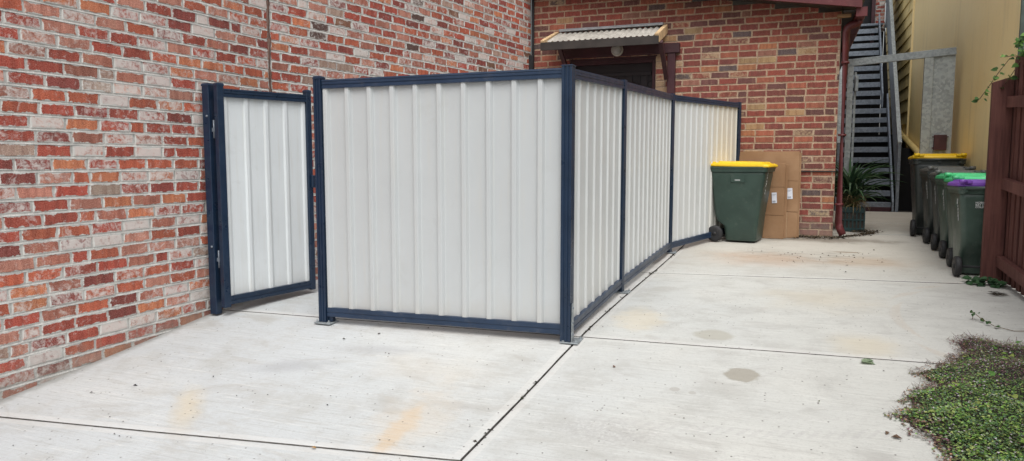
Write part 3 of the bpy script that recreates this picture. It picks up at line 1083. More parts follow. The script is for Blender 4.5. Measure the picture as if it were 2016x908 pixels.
def panel(A, B, npan, phase, parent, sheetmat, railmat, inset=.035, topdrop=.0, rib_side=1, rh=.019, zb=None, zt=None, clear=.055):
    A3, B3 = Vector((*A, 0)), Vector((*B, 0))
    d = (B3 - A3).normalized()
    L = (B3 - A3).length
    s = Vector((d.y, -d.x, 0))      # to the right of A->B : outward
    zb = zb or (BOT[A] + clear, BOT[B] + clear)
    zt = zt or (TOP[A] - topdrop, TOP[B] - topdrop)
    a, b = A3 + d * inset, B3 - d * inset
    secT = [(-.02, -.064), (.021, -.064), (.021, -.046), (.0165, -.043), (.0165, -.037), (.021, -.034), (.021, -.022), (.018, -.020), (.018, -.014), (.021, -.012), (.019, 0), (-.019, 0), (-.02, -.012)]
    secB = [(-.02, 0), (.021, 0), (.021, .024), (.017, .027), (.017, .034), (.021, .037), (.021, .068), (-.02, .068)]
    mb = MB()
    mb.extr(secT, (a.x, a.y, zt[0]), (b.x, b.y, zt[1]))
    mb.build('top_rail', railmat, parent)
    mb = MB()
    mb.extr(secB, (a.x, a.y, zb[0]), (b.x, b.y, zb[1]))
    mb.build('bottom_rail', railmat, parent)
    # ribbed sheet
    Li = L - 2 * inset
    pitch = Li / npan
    rb = .011
    prof = [(0, 0)]
    k = 0
    rt = .027
    while True:
        c = (k + phase) * pitch
        if c > Li:
            break
        for (du, w) in ((-rt / 2 - rb, 0), (-rt / 2 - rb + .003, .003), (-rt / 2 - .002, rh - .002), (-rt / 2 + .002, rh), (rt / 2 - .003, rh), (rt / 2 + .003, rh - .003), (rt / 2 + rb * 1.5, .003), (rt / 2 + rb * 2.2, 0)):
            if 0 < c + du < Li:
                prof.append((c + du, w))
        k += 1
    prof.append((Li, 0))
    prof.sort()
    mb = MB()
    nz = 9
    rowsv = []
    for r in range(nz + 1):
        t = r / nz
        row = []
        for (u, w) in prof:
            z0 = zb[0] + (zb[1] - zb[0]) * u / Li + .05
            z1 = zt[0] + (zt[1] - zt[0]) * u / Li - .04
            z = z0 + (z1 - z0) * t
            wob = .0010 * mnoise.noise(Vector((u * 2.2 + A[0] * 9, z * 1.1, A[1])))
            p = a + d * u + s * (rib_side * (w - .009) + wob)
            row.append(mb.bm.verts.new((p.x, p.y, z)))
        rowsv.append(row)
    for p, q in zip(rowsv, rowsv[1:]):
        for i in range(len(prof) - 1):
            mb.bm.faces.new((p[i], p[i + 1], q[i + 1], q[i]))
    mb.build('infill_panel', sheetmat, parent, recalc=False)


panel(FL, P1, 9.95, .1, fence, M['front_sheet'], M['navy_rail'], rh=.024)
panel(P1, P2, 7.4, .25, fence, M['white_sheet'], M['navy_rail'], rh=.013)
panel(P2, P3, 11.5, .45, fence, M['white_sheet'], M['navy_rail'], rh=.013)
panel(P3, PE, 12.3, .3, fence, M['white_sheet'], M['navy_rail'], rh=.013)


def post_section(w, d, g=.005):
    # square tube with pressed grooves on every face
    h, k = w / 2, d / 2
    return [(-h, -k), (-h * .45, -k), (-h * .38, -k + g), (-h * .12, -k + g), (-h * .05, -k), (h * .30, -k), (h * .36, -k + g), (h * .52, -k + g), (h * .58, -k), (h, -k),
            (h, -k * .55), (h - g, -k * .48), (h - g, -k * .2), (h, -k * .12), (h, k * .3), (h - g, k * .37), (h - g, k * .6), (h, k * .66), (h, k), (-h, k)]


def post(P, w, d, rz, zt, parent, plate=None, cap=False, plain=False, zb=None, mat=None, dz=.012):
    zb = gz(P[1]) if zb is None else zb
    T = Matrix.Translation((P[0], P[1], 0)) @ Matrix.Rotation(rz, 4, 'Z')
    mb = MB()
    mb.M = T
    if plain:
        mb.box(-w / 2, w / 2, -d / 2, d / 2, zb + dz, zt, .004, M=T)
    else:
        mb.prism(post_section(w, d), zb + dz, zt)
    po = mb.build('post', mat or M['navy'], parent)
    if plate:
        mb = MB()
        pw, pd, ox, oy = plate
        mb.box(ox - pw / 2, ox + pw / 2, oy - pd / 2, oy + pd / 2, zb + .002, zb + .011, .002, M=T)
        for sx in (-1, 1):
            for sy in (-1, 1):
                c = T @ Vector((ox + sx * pw * .36, oy + sy * pd * .36, zb + .011))
                mb.lathe([(.001, 0), (.011, 0), (.011, .008), (.005, .009), (.005, .020), (.001, .020)], 'z', 8, c, smooth=False)
        mb.build('base_plate', M['galv'], po)
    if cap:
        mb = MB()
        c = (P[0], P[1], zt)
        h, k = w / 2 + .002, d / 2 + .002
        mb.M = T
        rings = []
        for (f, z) in ((1, zt - .004), (1, zt + .006), (.86, zt + .016), (.45, zt + .021)):
            rings.append([(x * f, y * f, z) for x, y in ((-h, -k), (h, -k), (h, k), (-h, k))])
        mb.loft(rings)
        mb.build('post_cap', M['navy'], po)
    return po


post(FL, .062, .062, 0, 1.785, fence, plate=(.145, .125, .015, 0), cap=True)
mb = MB()
mb.box(FL[0] + .033, FL[0] + .073, FL[1] - .005, FL[1] + .035, BOT[FL] + .012, BOT[FL] + .07, .003)
mb.build('post_stub', M['navy'], fence)
pc = post(P1, .072, .072, 0, 1.795, fence, plate=(.125, .16, .028, .03))
mb = MB()
hz = 1.795
mb.box(P1[0] - .041, P1[0] + .041, P1[1] - .041, P1[1] + .041, hz, hz + .006, .002)
mb.build('post_cap', M['navy_rail'], pc)
mb = MB()
T = Matrix.Translation((P1[0] + .0415, P1[1] - .012, BOT[P1]))
mb.M = T
mb.loft([[(0, -.024, .01), (0, .024, .01), (0, .012, .27), (0, -.012, .27)], [(.005, -.024, .01), (.005, .024, .01), (.005, .012, .27), (.005, -.012, .27)]])
mb.build('galvanised_bracket', M['galv'], pc)
for z in (.06, .14, .24):
    mb = MB()
    mb.lathe([(.001, .005), (.007, .005), (.007, .010), (.001, .010)], 'x', 8, T @ Vector((0, 0, z)), smooth=False)
    mb.build('bolt', M['galv_dark'], pc)
post(P2, .05, .075, R(-1), 1.862, fence, plate=(.13, .11, .02, 0))
post(P3, .05, .075, R(-10), 1.942, fence, plate=(.12, .10, .02, 0))
post(PE, .05, .06, R(-20), 1.955, fence)

# ================================================================== GATE
GP = (-4.290, 4.47)
gate = thing('metal_gate', 'narrow white steel gate in a navy frame standing open beside the brick wall', 'gate', (GP[0], GP[1], gz(GP[1])))
post(GP, .066, .062, 0, 1.765, gate, cap=True, plain=True, zb=-.045)
GA, GB = (-4.188, 4.475), (-3.985, 5.30)
zg = (.045, .062)
zt_ = (1.755, 1.765)
panel(GA, GB, 4.25, .15, gate, M['gate_sheet'], M['navy'], rh=.013, inset=.022, zb=zg, zt=(zt_[0] - .012, zt_[1] - .012))
ga = math.atan2(GB[1] - GA[1], GB[0] - GA[0]) - PI / 2
for (Q, zb_, zt2, w) in ((GA, zg[0] - .02, zt_[0] + .01, .058), (GB, zg[1] - .015, zt_[1] + .012, .05)):
    post(Q, .052, w, ga, zt2, gate, cap=True, plain=True, zb=zb_, dz=0).name = 'stile' if 'stile' not in bpy.data.objects else 'stile.001'
for z in (.34, 1.36):
    mb = MB()
    mb.tube([(-4.235, 4.462, z), (-4.235, 4.462, z + .14)], .006, 8)
    mb.box(-4.257, -4.215, 4.463, 4.468, z + .05, z + .08, .001)
    mb.lathe([(.001, 0), (.009, 0), (.009, -.008), (.001, -.008)], 'y', 8, (-4.275, 4.438, z + .17))
    mb.build('hinge', M['galv_dark'], gate)
mb = MB()
mb.box(GB[0] + .026, GB[0] + .05, GB[1] - .01, GB[1] + .03, .95, 1.06, .004)
mb.build('latch', M['navy'], gate)


# ================================================================== WHEELIE BINS
def text_mesh(body, size, name='text', bold=.0):
    cu = bpy.data.curves.new(name, 'FONT')
    cu.body = body
    cu.size = size
    cu.offset = bold
    cu.space_line = .82
    cu.extrude = .0006
    ob = bpy.data.objects.new(name + '_tmp', cu)
    COL.objects.link(ob)
    bpy.context.view_layer.update()
    me = bpy.data.meshes.new_from_object(ob.evaluated_get(bpy.context.evaluated_depsgraph_get()))
    bpy.data.objects.remove(ob)
    return me


def make_bin(name, label, w, d, h, bodym, lidm, group=None, logo=True, stamp=None, wheel_r=.1, big=False):
    """local axes: wheels and handle at -y, front at +y, base at z=0"""
    root = thing(name, label, 'wheelie bin', (0, 0, 0), 0, group)
    hb = h * .885                       # rim height
    mb = MB()
    lv = [(.018, .70, -.20, .30), (.03, .73, -.21, .315), (.20, .765, -.24, .335), (.26, .775, -.355, .342), (.34, .79, -.40, .35), (hb - .14, .915, -.455, .435), (hb - .10, .93, -.462, .445), (hb - .02, .945, -.468, .455)]
    rings = []
    for (z, fw, yb, yf) in lv:
        yb, yf = yb * d, yf * d
        rings.append(rrect(w * fw, yf - yb, 0, (yb + yf) / 2, z, .05))
    fs = mb.loft(rings, smooth=True)
    body = mb.build('body', bodym, root)
    # rim
    mb = MB()
    rr = []
    for (z, e) in ((hb - .055, -.015), (hb - .05, .012), (hb - .02, .014), (hb, .022), (hb + .012, .020)):
        rr.append(rrect(w * .945 + 2 * e, d * .925 + 2 * e, 0, 0, z, .055))
    mb.loft(rr, smooth=False)
    mb.build('rim', bodym, root)
    # grip pockets on the two sides, one stiffener on the front
    for sx in (-1, 1):
        mb = MB()
        lo_, hi_ = sorted((sx * w * .448, sx * w * .466))
        mb.box(lo_, hi_, -.088, .088, hb - .185, hb - .052, .006)
        mb.build('grip_pocket', bodym, body)
    # lid: domed tray with raised centre and a front lip
    mb = MB()
    z0 = hb + .013
    rings = [rrect(w * 1.01, d * 1.0, 0, .012, z0, .06), rrect(w * 1.02, d * 1.01, 0, .014, z0 + .012, .06), rrect(w * 1.0, d * .985, 0, .012, z0 + .03, .06),
             rrect(w * .94, d * .92, 0, .010, z0 + .042, .055), rrect(w * .88, d * .80, 0, .02, z0 + .044, .05), rrect(w * .84, d * .74, 0, .02, z0 + .058, .05), rrect(w * .70, d * .60, 0, .02, z0 + .064, .05), rrect(w * .2, d * .2, 0, .02, z0 + .067, .02)]
    tilt = Matrix.Translation((0, 0, z0)) @ Matrix.Rotation(R(-1.2), 4, 'X') @ Matrix.Translation((0, 0, -z0))
    mb.M = tilt
    mb.loft(rings, smooth=False)
    for sx in (-1, 1):
        mb.box(sx * w * .36 - .035, sx * w * .36 + .035, -d * .50 - .005, -d * .40, z0 + .02, z0 + .055, .008, M=tilt)
    for sx in (-1, 1):
        mb.box(sx * w * .30 - .012, sx * w * .30 + .012, -d * .36, d * .40, z0 + .05, z0 + .064, .004, M=tilt)
    lid = mb.build('lid', lidm, root)
    for sx in (-1, 1):
        mb = MB()
        mb.tube([(sx * w * .44 - .03, -d * .49, z0 + .05), (sx * w * .44 + .03, -d * .49, z0 + .05)], .021, 12)
        mb.build('hinge_knuckle', lidm, lid)
    # handle bar at the back
    mb = MB()
    mb.tube([(-w * .40, -d * .505, hb + .005), (w * .40, -d * .505, hb + .005)], .016, 10)
    for sx in (-1, 0, 1):
        mb.box(sx * w * .38 - .015, sx * w * .38 + .015, -d * .51, -d * .455, hb - .04, hb + .015, .004)
    mb.build('handle', bodym, root)
    # wheels
    ay, az = -d * .37, wheel_r
    mb = MB()
    mb.tube([(-w * .42, ay, az), (w * .42, ay, az)], .011, 8)
    mb.build('axle', M['rubber'], root)
    for sx in (-1, 1):
        wx = sx * w * .435
        mb = MB()
        r = wheel_r
        mb.lathe([(r * .55, -.024), (r * .9, -.026), (r, -.016), (r, .016), (r * .9, .026), (r * .55, .024)], 'x', 28, (wx, ay, az))
        wo = mb.build('wheel', M['rubber'], root)
        mb = MB()
        mb.lathe([(.001, -.014), (r * .58, -.014), (r * .58, .014), (.001, .014)], 'x', 20, (wx, ay, az))
        mb.lathe([(.001, -.03), (.024, -.03), (.024, .03), (.001, .03)], 'x', 12, (wx, ay, az))
        for k in range(6):
            a = k * PI / 3
            mb.bar((wx, ay + .02 * math.cos(a), az + .02 * math.sin(a)), (wx, ay + r * .56 * math.cos(a), az + r * .56 * math.sin(a)), .04, .012, upv=(1, 0, 0))
        mb.build('hub', M['rubber'], wo)
    return root, body, hb


def lay_text(me, parent, name, Mx, mat):
    me.transform(Mx)
    me.materials.clear()
    me.materials.append(mat)
    o = bpy.data.objects.new(name, me)
    return link(o, parent)


GB2 = 'bins lined up along the yellow wall'
# bin against the fence end, side on
b0, body0, hb0 = make_bin('wheelie_bin', 'dark green wheelie bin with yellow lid, side on, between white fence and cardboard', .58, .72, 1.045, M['bin_green'], M['lid_yellow'])
# white mark in the grip pocket and address stencil on the front
mb = MB()
mb.box(.58 * .464, .58 * .4665, -.035, .03, hb0 - .155, hb0 - .147, 0)
mb.build('white_mark', M['white_print'], body0)
rnd = random.Random(3)
for (z, s) in ((.60, .8), (.635, .8), (.69, .35), (.715, 1.), (.745, .9), (.79, .7), (.82, .5), (.845, .6), (.87, .4)):
    mb = MB()
    yv = .72 * (.35 + (z - .34) / (.785 - .34) * .085) + .003
    x, n = .09 + rnd.uniform(-.012, .012), 5
    # one bent stroke per worn character
    zz = z
    for k in range(n):
        mb.box(x, x + .004 + .014 * s * rnd.random(), yv, yv + .002, zz, zz + .0045, 0)
        zz += .0044
    mb.build('stencil_mark', M['white_print'], body0)
b0.location = (-.635, 9.60, gz(9.5) + .002)
b0.rotation_euler = (0, 0, R(-90 - 9))

# bins beside the yellow wall, backs towards the street
spec = [
    ('purple', 7.98, 1.63, .49, .53, .93, 'bin_green_light', 'lid_purple', 'green wheelie bin with purple lid, nearest the dark red fence post'),
    ('green', 8.53, 1.68, .49, .53, .935, 'bin_green_light', 'lid_green', 'green wheelie bin with bright green lid, just behind the purple lidded bin'),
    ('green', 9.07, 1.69, .49, .53, .935, 'bin_green', 'lid_green', 'wheelie bin with bright green lid, in front of the grey lidded bins'),
    ('grey', 9.59, 1.70, .49, .53, .935, 'bin_grey', 'lid_grey', 'dark wheelie bin with grey lid, directly behind the green lidded bins'),
    ('grey', 10.12, 1.68, .49, .53, .95, 'bin_grey', 'lid_grey', 'dark wheelie bin with grey lid, directly in front of the yellow lidded bin'),
    ('yellow', 10.82, 1.675, .58, .72, 1.10, 'bin_grey', 'lid_yellow', 'tall dark wheelie bin with yellow lid, farthest of the row by the yellow wall'),
]
logo_src = None
for i, (k, Y, X, w, d, h, bm_, lm_, lab) in enumerate(spec):
    rt_, body, hb = make_bin('wheelie_bin', lab, w, d, h, M[bm_], M[lm_], GB2, wheel_r=.095 if d < .6 else .105)
    if k == 'purple':
        me = text_mesh('HOBSONS\nBAY CITY\nCOUNCIL', .025, 'council_name', .0002)
        Mx = Matrix.Translation((-.105, -d * .452 - .004, .685)) @ Matrix.Rotation(R(90 - 3.2), 4, 'X')
        lay_text(me, body, 'council_name', Mx, M['white_print'])
    if k != 'yellow':
        # worn address strip down the left side
        mb = MB()
        rnd = random.Random(40 + i)
        zz = hb - .10
        while zz > hb - .30:
            hh = rnd.uniform(.015, .04)
            f = .915 - (hb - .14 - zz) / (hb - .48) * .125 if zz < hb - .14 else .925
            x = -w * f / 2 - .0035
            mb.box(x, x + .002, -d * .30, -d * .30 + rnd.uniform(.02, .032), zz - hh, zz, 0)
            zz -= hh + rnd.uniform(.002, .01)
        mb.build('address_sticker', M['sticker'], body)
    rt_.location = (X, Y, gz(Y - d * .3) + .002)
    rt_.rotation_euler = (0, 0, R([1.5, -1, 1, -2, 2, -2][i]))

# ================================================================== CARDBOARD
def carton(name, label, x0, x1, y_base, y_top, z0, z1, folds, thick, lab=None, extra=None):
    root = thing(name, label, 'cardboard box', ((x0 + x1) / 2, y_base, z0))
    H = z1 - z0
    ang = math.atan2(y_top - y_base, H)
    T = Matrix.Translation((x0, y_base, z0)) @ Matrix.Rotation(-ang, 4, 'X')
    zs = [0] + folds + [H]
    W = x1 - x0
    mb = MB()
    r = random.Random(int(W * 1000))
    for a, b in zip(zs, zs[1:]):
        mb.box(r.uniform(-.006, .006), W + r.uniform(-.006, .006), r.uniform(-.004, .004), thick, a + .0015, b - .0015, .004, M=T)
    # second flap layer behind, a little offset
    mb.box(.015, W + .028, thick + .002, thick + .02, .01, H * .985, .003, M=T)
    mb.build('flattened_carton', M['carton'], root)
    for (u, z, w, h) in lab or ():
        mb = MB()
        T2 = T @ Matrix.Translation((u, -.0065, z)) @ Matrix.Rotation(R(-4), 4, 'Y')
        mb.box(0, w, -.0012, .0005, 0, h, 0, M=T2)
        lo = mb.build('shipping_label', M['label'], root)
        mb = MB()
        for k in range(9):
            mb.box(w * (.12 + k * .07), w * (.12 + k * .07) + w * (.03 + .02 * (k % 2)), -.0026, -.0015, h * .07, h * .24, 0, M=T2)
        mb.box(w * .12, w * .86, -.0026, -.0015, h * .80, h * .83, 0, M=T2)
        mb.box(w * .12, w * .6, -.0026, -.0015, h * .70, h * .72, 0, M=T2)
        mb.build('label_print', M['grey_print'], lo)
    for (u, z, w, h) in extra or ():
        mb = MB()
        mb.box(u, u + w, -.0062, -.005, z, z + h, 0, M=T)
        mb.build('packing_tape', M['tape'], root)
    return root


zc = gz(10.0)
carton('cardboard_sheet', 'large flattened brown carton leaning on the brick wall behind the yellow lidded bin', -.765, .020, 9.955, 10.12, zc, 1.325, [.335, .735], .03,
       lab=[(.655, .50, .07, .14)], extra=[(.63, .0, .035, .33)])
carton('cardboard_box', 'narrow flattened carton with a white label, between the yellow lidded bin and the large carton', -.44, -.135, 9.845, 9.925, gz(9.85), 1.165, [.30, .66], .055,
       lab=[(.155, .455, .06, .135)])

# ================================================================== STAIR
SY = 14.4
st = thing('steel_staircase', 'grey galvanised steel outdoor staircase rising behind the brick building', 'staircase', (1.2, SY, .3))
SX0, SX1 = .78, 1.565
NT = 20
sk = lambda y: .036 * (y - SY)
for i in range(NT):
    y, z = SY + .25 * i, .45 + .2 * i
    o_ = sk(y) - (.09 if i >= 10 else 0)
    mb = MB()
    mb.box(SX0 + o_, SX1 + o_, y, y + .25, z - .012, z, .002)
    mb.box(SX0 + o_, SX1 + o_, y - .006, y + .012, z - .095, z + .006, .003)
    mb.box(SX0 + o_, SX1 + o_, y + .235, y + .25, z - .05, z - .012, .002)
    mb.build('tread', M['galv_dark'], st)
mb = MB()
yt = SY + .25 * NT
mb.box(SX0 + sk(yt) - .1, SX1 + sk(yt) + .02, yt, yt + .36, .37 + .2 * NT, .42 + .2 * NT, .004)
mb.build('landing', M['galv_dark'], st)


def side(x, dz0, dz1, th, y0, y1, shift=0):
    """sloping plate following the flight"""
    zz = lambda y: .45 + .8 * (y - SY)
    xa_, xb_ = x + sk(y0) + shift, x + sk(y1) + shift
    return [[(xa_, y0, max(.3, zz(y0) + dz0)), (xa_ + th, y0, max(.3, zz(y0) + dz0)), (xa_ + th, y0, zz(y0) + dz1), (xa_, y0, zz(y0) + dz1)],
            [(xb_, y1, zz(y1) + dz0), (xb_ + th, y1, zz(y1) + dz0), (xb_ + th, y1, zz(y1) + dz1), (xb_, y1, zz(y1) + dz1)]]


for (x, y0, y1, sh) in ((SX0 - .05, SY - .12, SY + 5.1, 0), (SX1 + .008, SY - .12, SY + 2.5, 0), (SX1 + .008, SY + 2.5, SY + 5.1, -.09)):
    mb = MB()
    mb.loft(side(x, -.16, .12, .03, y0, y1, sh))
    mb.build('stringer', M['galv_dark'], st)
for x in (SX0 - .10, SX1 + .085):
    mb = MB()
    mb.bar((x + sk(SY - .1), SY - .1, 1.49), (x + sk(SY + 5.1), SY + 5.1, 1.57 + .8 * 5.1), .065, .055)
    mb.build('handrail', M['galv_sheet'], st)
    for yy, zb_, zt2 in ((SY - .08, .29, 1.50), (SY + 5.0, 4.3, 5.55)):
        mb = MB()
        mb.bar((x + sk(yy), yy, zb_), (x + sk(yy), yy, zt2), .05, .05, upv=(0, 1, 0))
        mb.build('newel_post', M['galv_dark'], st)
    if x > 1:
        mb = MB()
        mb.loft(side(x - .012, .10, 1.08, .008, SY - .05, SY + 5.05))
        mb.build('side_panel', M['galv_panel'], st)
mb = MB()
mb.box(SX0 - .02, SX1, SY - .01, SY + .2, .27, .375, .006)
mb.build('brick_footing', M['maroon_dark'], st)
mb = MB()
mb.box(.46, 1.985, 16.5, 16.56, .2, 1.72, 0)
mb.build('understair_shade_sheet', M['dark'], st)  # dark sheet added in place of the deep shade behind the stair
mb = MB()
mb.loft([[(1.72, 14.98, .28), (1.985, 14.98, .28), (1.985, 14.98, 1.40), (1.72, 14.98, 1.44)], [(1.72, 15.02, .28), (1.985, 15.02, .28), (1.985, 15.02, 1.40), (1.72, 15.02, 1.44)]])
mb.build('understair_shade_sheet', M['dark'], st)  # second added sheet, painting shade over the foot of the yellow wall
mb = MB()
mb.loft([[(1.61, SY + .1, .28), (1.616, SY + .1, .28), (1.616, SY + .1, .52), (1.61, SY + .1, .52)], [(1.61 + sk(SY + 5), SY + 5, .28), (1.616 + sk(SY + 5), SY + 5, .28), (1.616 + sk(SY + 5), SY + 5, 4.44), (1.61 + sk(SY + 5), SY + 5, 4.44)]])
mb.build('stringer_shade_sheet', M['dark'], st)  # added dark surface standing in for shade below the right stringer

# ================================================================== GALVANISED GATE FRAME
gf = thing('gate_frame', 'galvanised steel gate frame with a sheet side panel across the foot of the staircase', 'gate frame', (1.2, 11.2, gz(11.2)))
A_, B_ = Vector((.64, 11.32, 0)), Vector((1.90, 10.98 + .32, 0))
A_ = Vector((.60, 11.35, 0)); B_ = Vector((1.935, 11.25, 0))
dv = (B_ - A_).normalized()
pt = lambda u, z: (A_ + dv * u + Vector((0, 0, z)))
LF = (B_ - A_).length
mb = MB()
mb.bar(pt(-.04, 2.545), pt(LF - .03, 2.635), .06, .095)
mb.build('beam', M['galv'], gf)
for (u, w, h) in ((.05, .075, 2.515), (1.0, .11, 2.575)):
    mb = MB()
    mb.bar(pt(u, .22), pt(u, h), w, .05, upv=(0, 1, 0))
    mb.build('post', M['galv_sheet'], gf)
mb = MB()
q = [pt(1.058, .5), pt(LF - .03, .5), pt(LF - .03, 2.583), pt(1.058, 2.573)]
off = Vector((-dv.y, dv.x, 0)) * .012
mb.loft([[p - off * .2 for p in q], [p + off for p in q]])
mb.build('sheet_panel', M['galv_sheet'], gf)
mb = MB()
c = pt(1.175, 1.40)
mb.box(c.x - .075, c.x + .075, c.y - .06, c.y - .006, 1.33, 1.535, .004)
mb.box(c.x - .095, c.x - .076, c.y - .05, c.y - .02, 1.35, 1.37, .002)
mb.box(c.x - .095, c.x + .095, c.y - .05, c.y - .02, 1.50, 1.515, .002)
mb.build('lock_box', M['maroon_dark'], gf)
mb = MB()
mb.bar(pt(.115, .3), pt(.115, 2.42), .03, .02, upv=(0, 1, 0))
mb.box(pt(.11, 0).x, pt(.15, 0).x, 11.27, 11.33, 2.15, 2.36, .004)
mb.build('gate_stop', M['galv'], gf)

# ================================================================== YELLOW BUILDING
YX = 2.0
yb_ = thing('yellow_building', 'tall yellow painted building along the right of the passage with weatherboards at its far end', 'building', (3.5, 12, .3))
mb = MB()
Y0, YC, Y1, ZT = 8.68, 16.2, 21.3, 5.25
for (a, b) in ((Y0, 12.02), (12.026, YC)):
    mb.box(YX, YX + .05, a, b, .50 if a > 9 else .12, ZT, .003)
mb.build('side_wall', M['yellow'], yb_)
mb = MB()
mb.box(YX + .06, 5.5, Y0 + .06, Y1, .12, ZT - .1, 0)
mb.build('core', M['dark'], yb_)
mb = MB()
mb.box(YX, 5.5, Y0 - .03, Y0 - .002, .12, ZT + .2, .003)
mb.build('end_wall', simple('dark_green_cladding', (.055, .075, .065), .7, 0, .3, 5, dirt=((.10, .12, .10), .4)), yb_)
mb = MB()
z = .45
while z < ZT - .1:
    zz = min(z + .265, ZT)
    mb.loft([[(YX - .012, YC + .03, z), (YX + .04, YC + .03, z), (YX + .04, YC + .03, zz), (YX + .012, YC + .03, zz)],
             [(YX - .012, Y1, z), (YX + .04, Y1, z), (YX + .04, Y1, zz), (YX + .012, Y1, zz)]])
    z += .247
mb.build('weatherboards', M['yellow_board'], yb_)
mb = MB()
mb.box(YX - .03, YX + .03, YC - .03, YC + .028, .45, ZT, .004)
mb.build('corner_stop', M['yellow'], yb_)
mb = MB()
mb.box(YX - .08, YX + .02, YC - .2, Y1 + .1, ZT, ZT + .25, .004)
mb.build('fascia', M['white_trim'], yb_)
mb = MB()
mb.box(YX - .10, 5.6, Y0 - .06, Y1 + .1, ZT + .252, ZT + .30, 0)
mb.build('roof', M['corrugated'], yb_)
mb = MB()
mb.tube([(YX - .07, 18.0, 2.05), (YX - .07, 16.6, 1.72), (YX - .07, 14.4, 1.36), (YX - .07, 13.6, 1.20)], .055, 12)
mb.build('waste_pipe', M['yellow_pipe'], yb_)

# ================================================================== PALING FENCE
pf = thing('paling_fence', 'dark maroon timber paling fence with three rails along the right edge', 'fence', (1.68, 7.6, gz(7.6)))
mb = MB()
zp = gz(7.6)
mb.loft([[(1.585, 7.60, zp), (1.742, 7.60, zp), (1.742, 7.665, zp), (1.585, 7.665, zp)], [(1.585, 7.60, 1.875), (1.742, 7.60, 1.925), (1.742, 7.665, 1.925), (1.585, 7.665, 1.875)]])
mb.build('end_post', M['paling'], pf)
mb = MB()
rnd = random.Random(9)
y = 7.72
k = 0
while y > 1.2:
    w = .10 + rnd.uniform(-.006, .004)
    zt = 2.08 + rnd.uniform(-.012, .012) + (gz(y) - gz(7.5)) * .8
    xo = 1.75 if k % 2 else 1.765
    mb.box(xo, xo + .014, y - w, y, gz(y) + .01, zt, .002)
    y -= w * (.78 if k % 2 else .78)
    k += 1
mb.build('palings', M['paling'], pf)
for (za_, zb2) in ((1.70, 1.60), (.985, .80), (.29, .0)):
    mb = MB()
    h = .095
    yA, yB = 7.597, 1.2
    sl = (gz(1.2) - gz(7.6)) * .8
    mb.loft([[(1.69, yA, za_ - h / 2), (1.748, yA, za_ - h / 2), (1.748, yA, za_ + h / 2), (1.69, yA, za_ + h / 2)],
             [(1.69, yB, za_ + sl - h / 2), (1.748, yB, za_ + sl - h / 2), (1.748, yB, za_ + sl + h / 2), (1.69, yB, za_ + sl + h / 2)]])
    mb.build('rail', M['paling'], pf)
for y in (5.1, 2.6):
    mb = MB()
    mb.box(1.782, 1.88, y - .05, y + .05, gz(y) - .1, 1.95, .004)
    mb.build('post', M['paling'], pf)

# ================================================================== PLANTS
# milk crate planter
ck = thing('plant_crate', 'dark green plastic milk crate used as a planter behind the downpipe', 'crate', (.715, 10.93, gz(10.93)))
cx0, cx1, cy0, cy1, cz0, cz1 = .575, .875, 10.80, 11.08, gz(10.8) + .003, gz(10.8) + .335
mb = MB()
for (xa, xb2, ya2, yb2) in ((cx0, cx1, cy0, cy0 + .012), (cx0, cx1, cy1 - .012, cy1), (cx0, cx0 + .012, cy0 + .013, cy1 - .013), (cx1 - .012, cx1, cy0 + .013, cy1 - .013)):
    hor = (xb2 - xa) > .1
    mb.box(xa, xb2, ya2, yb2, cz1 - .075, cz1, .003)
    mb.box(xa, xb2, ya2, yb2, cz0, cz0 + .05, .003)
    mb.box(xa, xb2, ya2, yb2, cz0 + .15, cz0 + .17, .002)
    n = 6
    for i in range(n + 1):
        t = i / n
        if hor:
            u = xa + (xb2 - xa - .018) * t
            mb.box(u, u + .018, ya2 + .001, yb2 - .001, cz0 + .05, cz1 - .075, 0)
        else:
            u = ya2 + (yb2 - ya2 - .018) * t
            mb.box(xa + .001, xb2 - .001, u, u + .018, cz0 + .05, cz1 - .075, 0)
mb.build('crate_body', M['crate'], ck)
mb = MB()
mb.box(cx0 + .014, cx1 - .014, cy0 + .014, cy1 - .014, cz0 + .01, cz1 - .06, .004)
mb.build('potting_soil', M['soil'], ck)

rnd = random.Random(77)
L_ = Leaves()
for i in range(120):
    a = rnd.uniform(0, 2 * PI)
    c = rnd.choice([(.055, .125, .055), (.08, .16, .075), (.035, .085, .045), (.13, .21, .11)])
    L_.blade((.70 + rnd.uniform(-.05, .05), 10.99 + rnd.uniform(-.04, .04), cz1 - .05 + rnd.uniform(0, .26)), a, rnd.uniform(.7, 1.5), rnd.uniform(.50, .80), rnd.uniform(.04, .058), rnd.uniform(.7, 1.7), c)
for a in (-1.7, -1.35):
    L_.blade((.70, 10.97, cz1 + .2), a, 1.2, .42, .034, 2.6, (.16, .24, .15))
sp = L_.build('strappy_plant', M['leaf'])
tag(sp, 'dark green plant with long arching strap leaves at the back of the crate', 'plant')
L_ = Leaves()
for i in range(90):
    a = rnd.uniform(0, 2 * PI)
    c = rnd.choice([(.16, .20, .07), (.24, .25, .10), (.30, .24, .12), (.11, .17, .05), (.27, .17, .09)])
    L_.blade((.735 + rnd.uniform(-.03, .03), 10.86 + rnd.uniform(-.02, .03), cz1 - .03 + rnd.uniform(0, .10)), a, rnd.uniform(.5, 1.4), rnd.uniform(.20, .36), rnd.uniform(.009, .014), rnd.uniform(1.8, 3.2), c, 7, (.33, .22, .13))
tag(L_.build('spider_plant', M['leaf']), 'small pale spider plant with drooping yellowed leaves at the front of the crate', 'plant')

